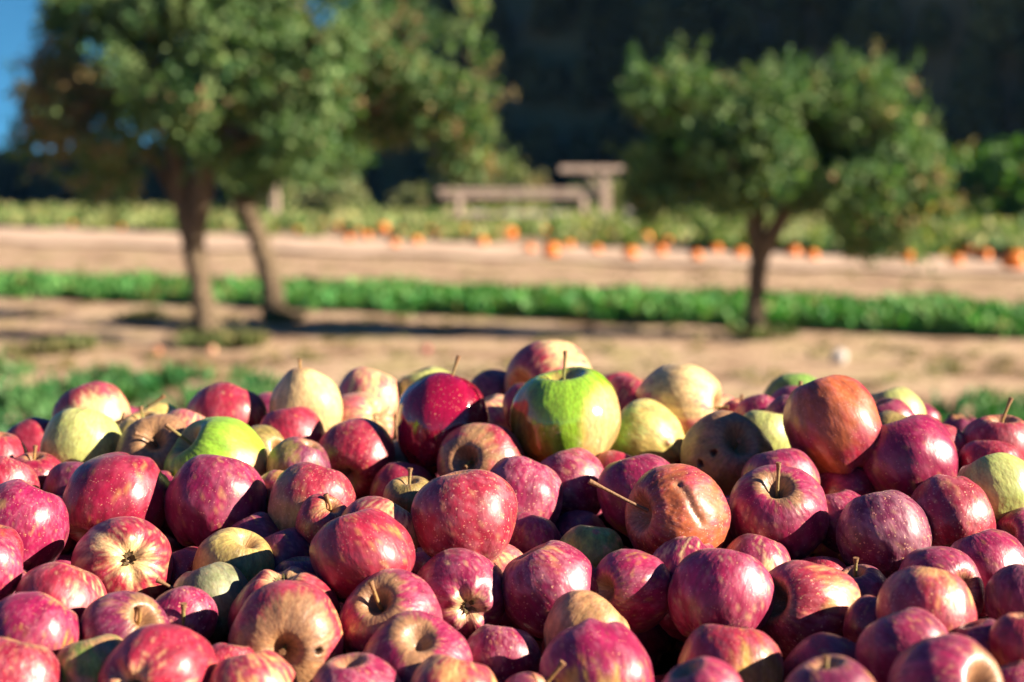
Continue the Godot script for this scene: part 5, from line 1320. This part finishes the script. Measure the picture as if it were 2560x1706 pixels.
		[0.264, 1.106, -1.513, 0.035], [0.559, 1.153, -1.863, 0.034], [-0.154, 0.97, -0.955, 0.033], [-0.2, 1.027, -1.759, 0.033], [-0.321, 1.164, -1.887, 0.033], [0.418, 1.132, -1.88, 0.035],
		[-0.405, 0.975, -1.157, 0.036], [-0.344, 1.11, -1.768, 0.034], [-0.191, 1.015, -1.824, 0.033], [0.529, 1.023, -0.836, 0.033], [0.556, 1.118, -0.893, 0.036], [0.297, 1.09, -1.294, 0.033],
		[-0.47, 1.058, -1.815, 0.034], [-0.208, 0.983, -1.089, 0.033], [-0.199, 1.177, -1.853, 0.036], [0.541, 1.01, -1.531, 0.035], [0.558, 1.062, -1.793, 0.038], [-0.49, 1.134, -0.862, 0.034],
		[-0.219, 1.126, -1.002, 0.034], [-0.551, 1.086, -0.85, 0.035], [-0.274, 1.119, -0.793, 0.035], [0.446, 1.176, -1.592, 0.035], [0.424, 1.085, -0.902, 0.033], [-0.124, 1.098, -1.295, 0.039],
		[-0.55, 0.985, -1.662, 0.034], [-0.384, 1.179, -1.715, 0.034], [-0.559, 1.08, -0.978, 0.036], [0.449, 1.083, -1.536, 0.038], [-0.555, 1.16, -1.092, 0.034], [-0.294, 0.989, -1.731, 0.034],
		[-0.256, 1.154, -1.346, 0.034], [0.46, 1.063, -0.952, 0.033], [0.382, 1.104, -1.766, 0.034], [0.128, 1.114, -1.888, 0.035], [-0.242, 1.049, -0.913, 0.036], [-0.352, 0.972, -1.263, 0.033],
		[0.117, 1.058, -1.795, 0.035], [0.011, 1.059, -1.074, 0.034], [0.395, 1.145, -0.798, 0.039], [-0.117, 0.99, -1.194, 0.035], [0.348, 1.165, -1.758, 0.034], [0.059, 1.032, -0.96, 0.033],
		[-0.228, 1.202, -1.625, 0.034], [-0.441, 1.131, -1.18, 0.037], [-0.181, 1.162, -1.586, 0.034], [-0.011, 1.043, -0.794, 0.034], [-0.338, 1.119, -1.05, 0.034], [-0.488, 0.973, -1.028, 0.034],
		[0.098, 0.972, -0.831, 0.034], [-0.158, 1.106, -1.883, 0.035], [0.476, 1.001, -1.487, 0.036], [-0.049, 1.059, -1.106, 0.034], [-0.336, 1.113, -1.835, 0.033], [-0.362, 0.962, -1.089, 0.035],
		[-0.068, 1.128, -1.17, 0.033], [0.236, 1.204, -1.789, 0.034], [0.241, 1.125, -0.927, 0.033], [0.559, 1.175, -1.221, 0.035], [0.176, 1.034, -1.803, 0.033], [0.452, 1.077, -1.889, 0.034],
		[-0.086, 1.014, -0.799, 0.033], [-0.458, 0.973, -1.1, 0.033], [-0.19, 1.145, -1.648, 0.034], [0.557, 0.968, -1.211, 0.034], [0.419, 1.065, -1.018, 0.033], [0.23, 0.988, -1.682, 0.034],
		[-0.296, 1.132, -1.723, 0.035], [-0.004, 1.109, -0.883, 0.034], [-0.346, 1.036, -1.136, 0.033], [-0.02, 1.141, -1.721, 0.033], [-0.131, 1.038, -1.732, 0.034], [-0.417, 1.005, -1.806, 0.036],
		[0.518, 1.087, -1.157, 0.033], [0.057, 0.967, -1.004, 0.035], [-0.056, 1.061, -1.361, 0.035], [0.227, 1.02, -0.791, 0.034], [0.012, 1.005, -1.783, 0.034], [0.426, 1.15, -1.367, 0.034],
		[0.08, 1.201, -1.79, 0.035], [0.134, 1.001, -1.437, 0.038], [-0.308, 1.134, -0.847, 0.035], [-0.461, 1.058, -1.298, 0.034], [0.33, 1.118, -0.953, 0.033], [0.442, 1.005, -1.258, 0.035],
		[-0.11, 1.027, -0.917, 0.034], [0.496, 0.973, -1.037, 0.035], [-0.289, 1.03, -0.791, 0.033], [-0.047, 0.974, -1.199, 0.034], [0.56, 1.159, -0.957, 0.035], [0.475, 1.13, -1.489, 0.033],
		[-0.286, 1.033, -0.989, 0.035], [0.141, 0.964, -1.087, 0.034], [-0.103, 1.072, -1.651, 0.035], [0.092, 1.15, -0.804, 0.035], [0.556, 1.059, -0.79, 0.034], [-0.555, 1.183, -1.483, 0.035],
		[-0.461, 1.165, -1.41, 0.034], [0.556, 1.074, -1.544, 0.035], [-0.187, 1.079, -1.163, 0.03], [0.317, 1.048, -1.005, 0.031], [0.317, 1.146, -1.807, 0.03], [0.545, 1.048, -1.024, 0.029],
		[-0.054, 1.015, -1.879, 0.03], [0.097, 1.082, -1.72, 0.028], [-0.374, 1.16, -1.546, 0.032], [0.357, 1.005, -1.528, 0.033], [0.484, 1.113, -1.738, 0.032], [-0.555, 1.069, -1.709, 0.029],
		[-0.102, 1.1, -1.821, 0.027], [0.383, 1.137, -1.061, 0.028], [0.356, 1.04, -1.673, 0.027], [0.242, 1.106, -1.118, 0.029], [-0.517, 1.188, -1.284, 0.029], [-0.2, 1.111, -0.946, 0.03],
		[-0.1, 1.132, -1.381, 0.028], [-0.45, 1.18, -1.225, 0.029], [-0.073, 1.096, -0.965, 0.028], [-0.105, 1.217, -1.736, 0.027], [-0.258, 1.16, -1.464, 0.029], [0.251, 1.054, -0.871, 0.028],
		[-0.493, 1.005, -0.884, 0.032], [-0.086, 1.057, -1.266, 0.027], [-0.549, 0.967, -0.961, 0.028], [-0.001, 1.069, -1.482, 0.029], [0.399, 0.969, -0.871, 0.029], [-0.449, 1.12, -0.921, 0.028],
		[-0.284, 0.98, -1.106, 0.028], [0.247, 1.165, -1.692, 0.028], [-0.259, 1.185, -1.859, 0.027], [-0.473, 1.083, -1.239, 0.029], [-0.335, 1.184, -1.669, 0.032], [-0.295, 1.14, -1.084, 0.03],
		[0.033, 0.987, -1.092, 0.03], [0.007, 1.016, -1.689, 0.031], [0.556, 1.116, -1.375, 0.028], [0.087, 1.209, -1.67, 0.03], [0.224, 1.05, -1.126, 0.03], [0.395, 1.194, -1.889, 0.028],
		[-0.372, 1.071, -1.623, 0.027], [-0.295, 1.008, -1.58, 0.028], [-0.082, 1.158, -1.513, 0.031], [0.434, 1.065, -1.284, 0.031], [0.399, 0.98, -0.792, 0.032], [0.432, 0.998, -1.589, 0.028],
		[-0.386, 1.072, -1.159, 0.028], [-0.076, 0.963, -1.069, 0.029], [0.212, 1.08, -1.501, 0.027], [-0.18, 0.999, -1.608, 0.027], [0.242, 1.136, -1.88, 0.028], [-0.534, 1.045, -1.06, 0.029],
		[0.241, 1.153, -0.812, 0.027], [-0.478, 0.977, -0.791, 0.027], [0.455, 1.076, -1.119, 0.028], [-0.428, 1.106, -0.856, 0.032], [0.031, 1.153, -1.512, 0.028], [-0.28, 1.126, -0.91, 0.028],
		[-0.558, 1.146, -1.304, 0.028], [-0.117, 0.988, -1.421, 0.03], [0.431, 1.015, -0.987, 0.028], [-0.001, 1.133, -0.797, 0.028], [0.302, 1.098, -1.126, 0.028], [0.236, 0.974, -0.878, 0.028],
		[0.028, 1.142, -1.802, 0.028], [-0.5, 1.068, -1.181, 0.028], [-0.553, 1.055, -1.331, 0.031], [-0.129, 1.162, -1.645, 0.028], [-0.505, 0.998, -1.624, 0.027], [0.05, 1.106, -0.924, 0.028],
		[-0.519, 1.068, -1.532, 0.027], [0.416, 1.182, -1.453, 0.027], [-0.454, 1.201, -1.652, 0.027], [0.388, 1.166, -1.305, 0.029], [-0.478, 1.167, -1.335, 0.029], [0.471, 1.102, -1.009, 0.028],
		[0.422, 0.996, -1.815, 0.027], [-0.255, 1.034, -1.742, 0.028], [0.23, 1.122, -1.741, 0.027], [-0.199, 1.02, -0.874, 0.028], [-0.36, 1.074, -1.457, 0.029], [0.353, 1.011, -1.241, 0.028],
		[0.061, 1.118, -1.651, 0.028], [0.366, 1.092, -0.915, 0.027], [-0.373, 1.117, -0.842, 0.029], [0.385, 1.116, -1.412, 0.028], [-0.177, 0.991, -1.447, 0.027], [-0.013, 1.149, -1.592, 0.031],
		[0.319, 0.967, -1.073, 0.028], [0.287, 1.001, -1.764, 0.027], [0.237, 0.987, -1.28, 0.033], [-0.262, 1.171, -1.755, 0.03], [0.15, 1.03, -1.084, 0.029], [-0.559, 1.085, -1.198, 0.028],
		[-0.466, 1.126, -1.854, 0.027], [0.156, 0.961, -1.175, 0.027], [-0.209, 1.073, -1.043, 0.027], [0.188, 1.148, -1.802, 0.027], [-0.123, 1.117, -0.851, 0.027], [-0.399, 1.046, -1.573, 0.027],
		[-0.019, 0.982, -0.975, 0.028], [-0.063, 1.18, -1.846, 0.028], [-0.286, 1.002, -1.489, 0.027], [0.005, 1.176, -1.354, 0.032], [0.066, 1.007, -1.811, 0.03], [-0.505, 1.092, -1.879, 0.027],
		[0.149, 1.132, -0.921, 0.027], [0.327, 1.069, -1.541, 0.027], [-0.49, 1.107, -1.057, 0.029], [0.363, 1.157, -0.992, 0.031], [0.257, 1.012, -1.18, 0.028], [-0.363, 0.987, -1.859, 0.028],
		[-0.224, 0.965, -1.145, 0.028], [0.135, 1.004, -1.765, 0.032], [-0.312, 1.071, -1.208, 0.03], [0.171, 1.193, -1.67, 0.028], [-0.246, 1.033, -1.691, 0.027], [-0.298, 1.112, -1.348, 0.03],
		[0.031, 1.034, -1.456, 0.029], [0.215, 1.199, -1.514, 0.029], [-0.391, 1.158, -1.026, 0.029], [0.177, 1.103, -0.988, 0.027], [-0.205, 1.033, -1.567, 0.028], [-0.195, 1.14, -1.357, 0.028],
		[-0.493, 1.006, -1.221, 0.029], [0.519, 1.027, -0.964, 0.03], [-0.011, 0.96, -1.251, 0.032], [0.072, 1.085, -1.59, 0.027], [0.442, 1.1, -1.329, 0.028], [-0.017, 1.063, -0.948, 0.027],
		[-0.472, 1.087, -0.969, 0.028], [-0.275, 1.049, -1.332, 0.027], [-0.381, 1.044, -0.882, 0.027], [-0.183, 1.092, -1.568, 0.03], [-0.238, 0.997, -1.871, 0.027], [-0.351, 1.079, -1.298, 0.028],
		[0.481, 1.15, -0.794, 0.028], [-0.511, 1.15, -1.629, 0.029], [-0.259, 0.982, -0.851, 0.028], [-0.27, 1.072, -1.597, 0.027], [-0.173, 1.049, -1.283, 0.028], [-0.557, 1.176, -1.181, 0.029],
		[-0.187, 1.065, -1.706, 0.028], [-0.436, 0.999, -1.396, 0.028], [0.163, 1.079, -1.612, 0.027], [-0.076, 1.109, -1.036, 0.028], [-0.438, 1.142, -1.468, 0.029], [0.472, 1.186, -1.245, 0.031],
		[-0.342, 1.012, -1.693, 0.032], [-0.323, 0.969, -0.852, 0.029],
	]
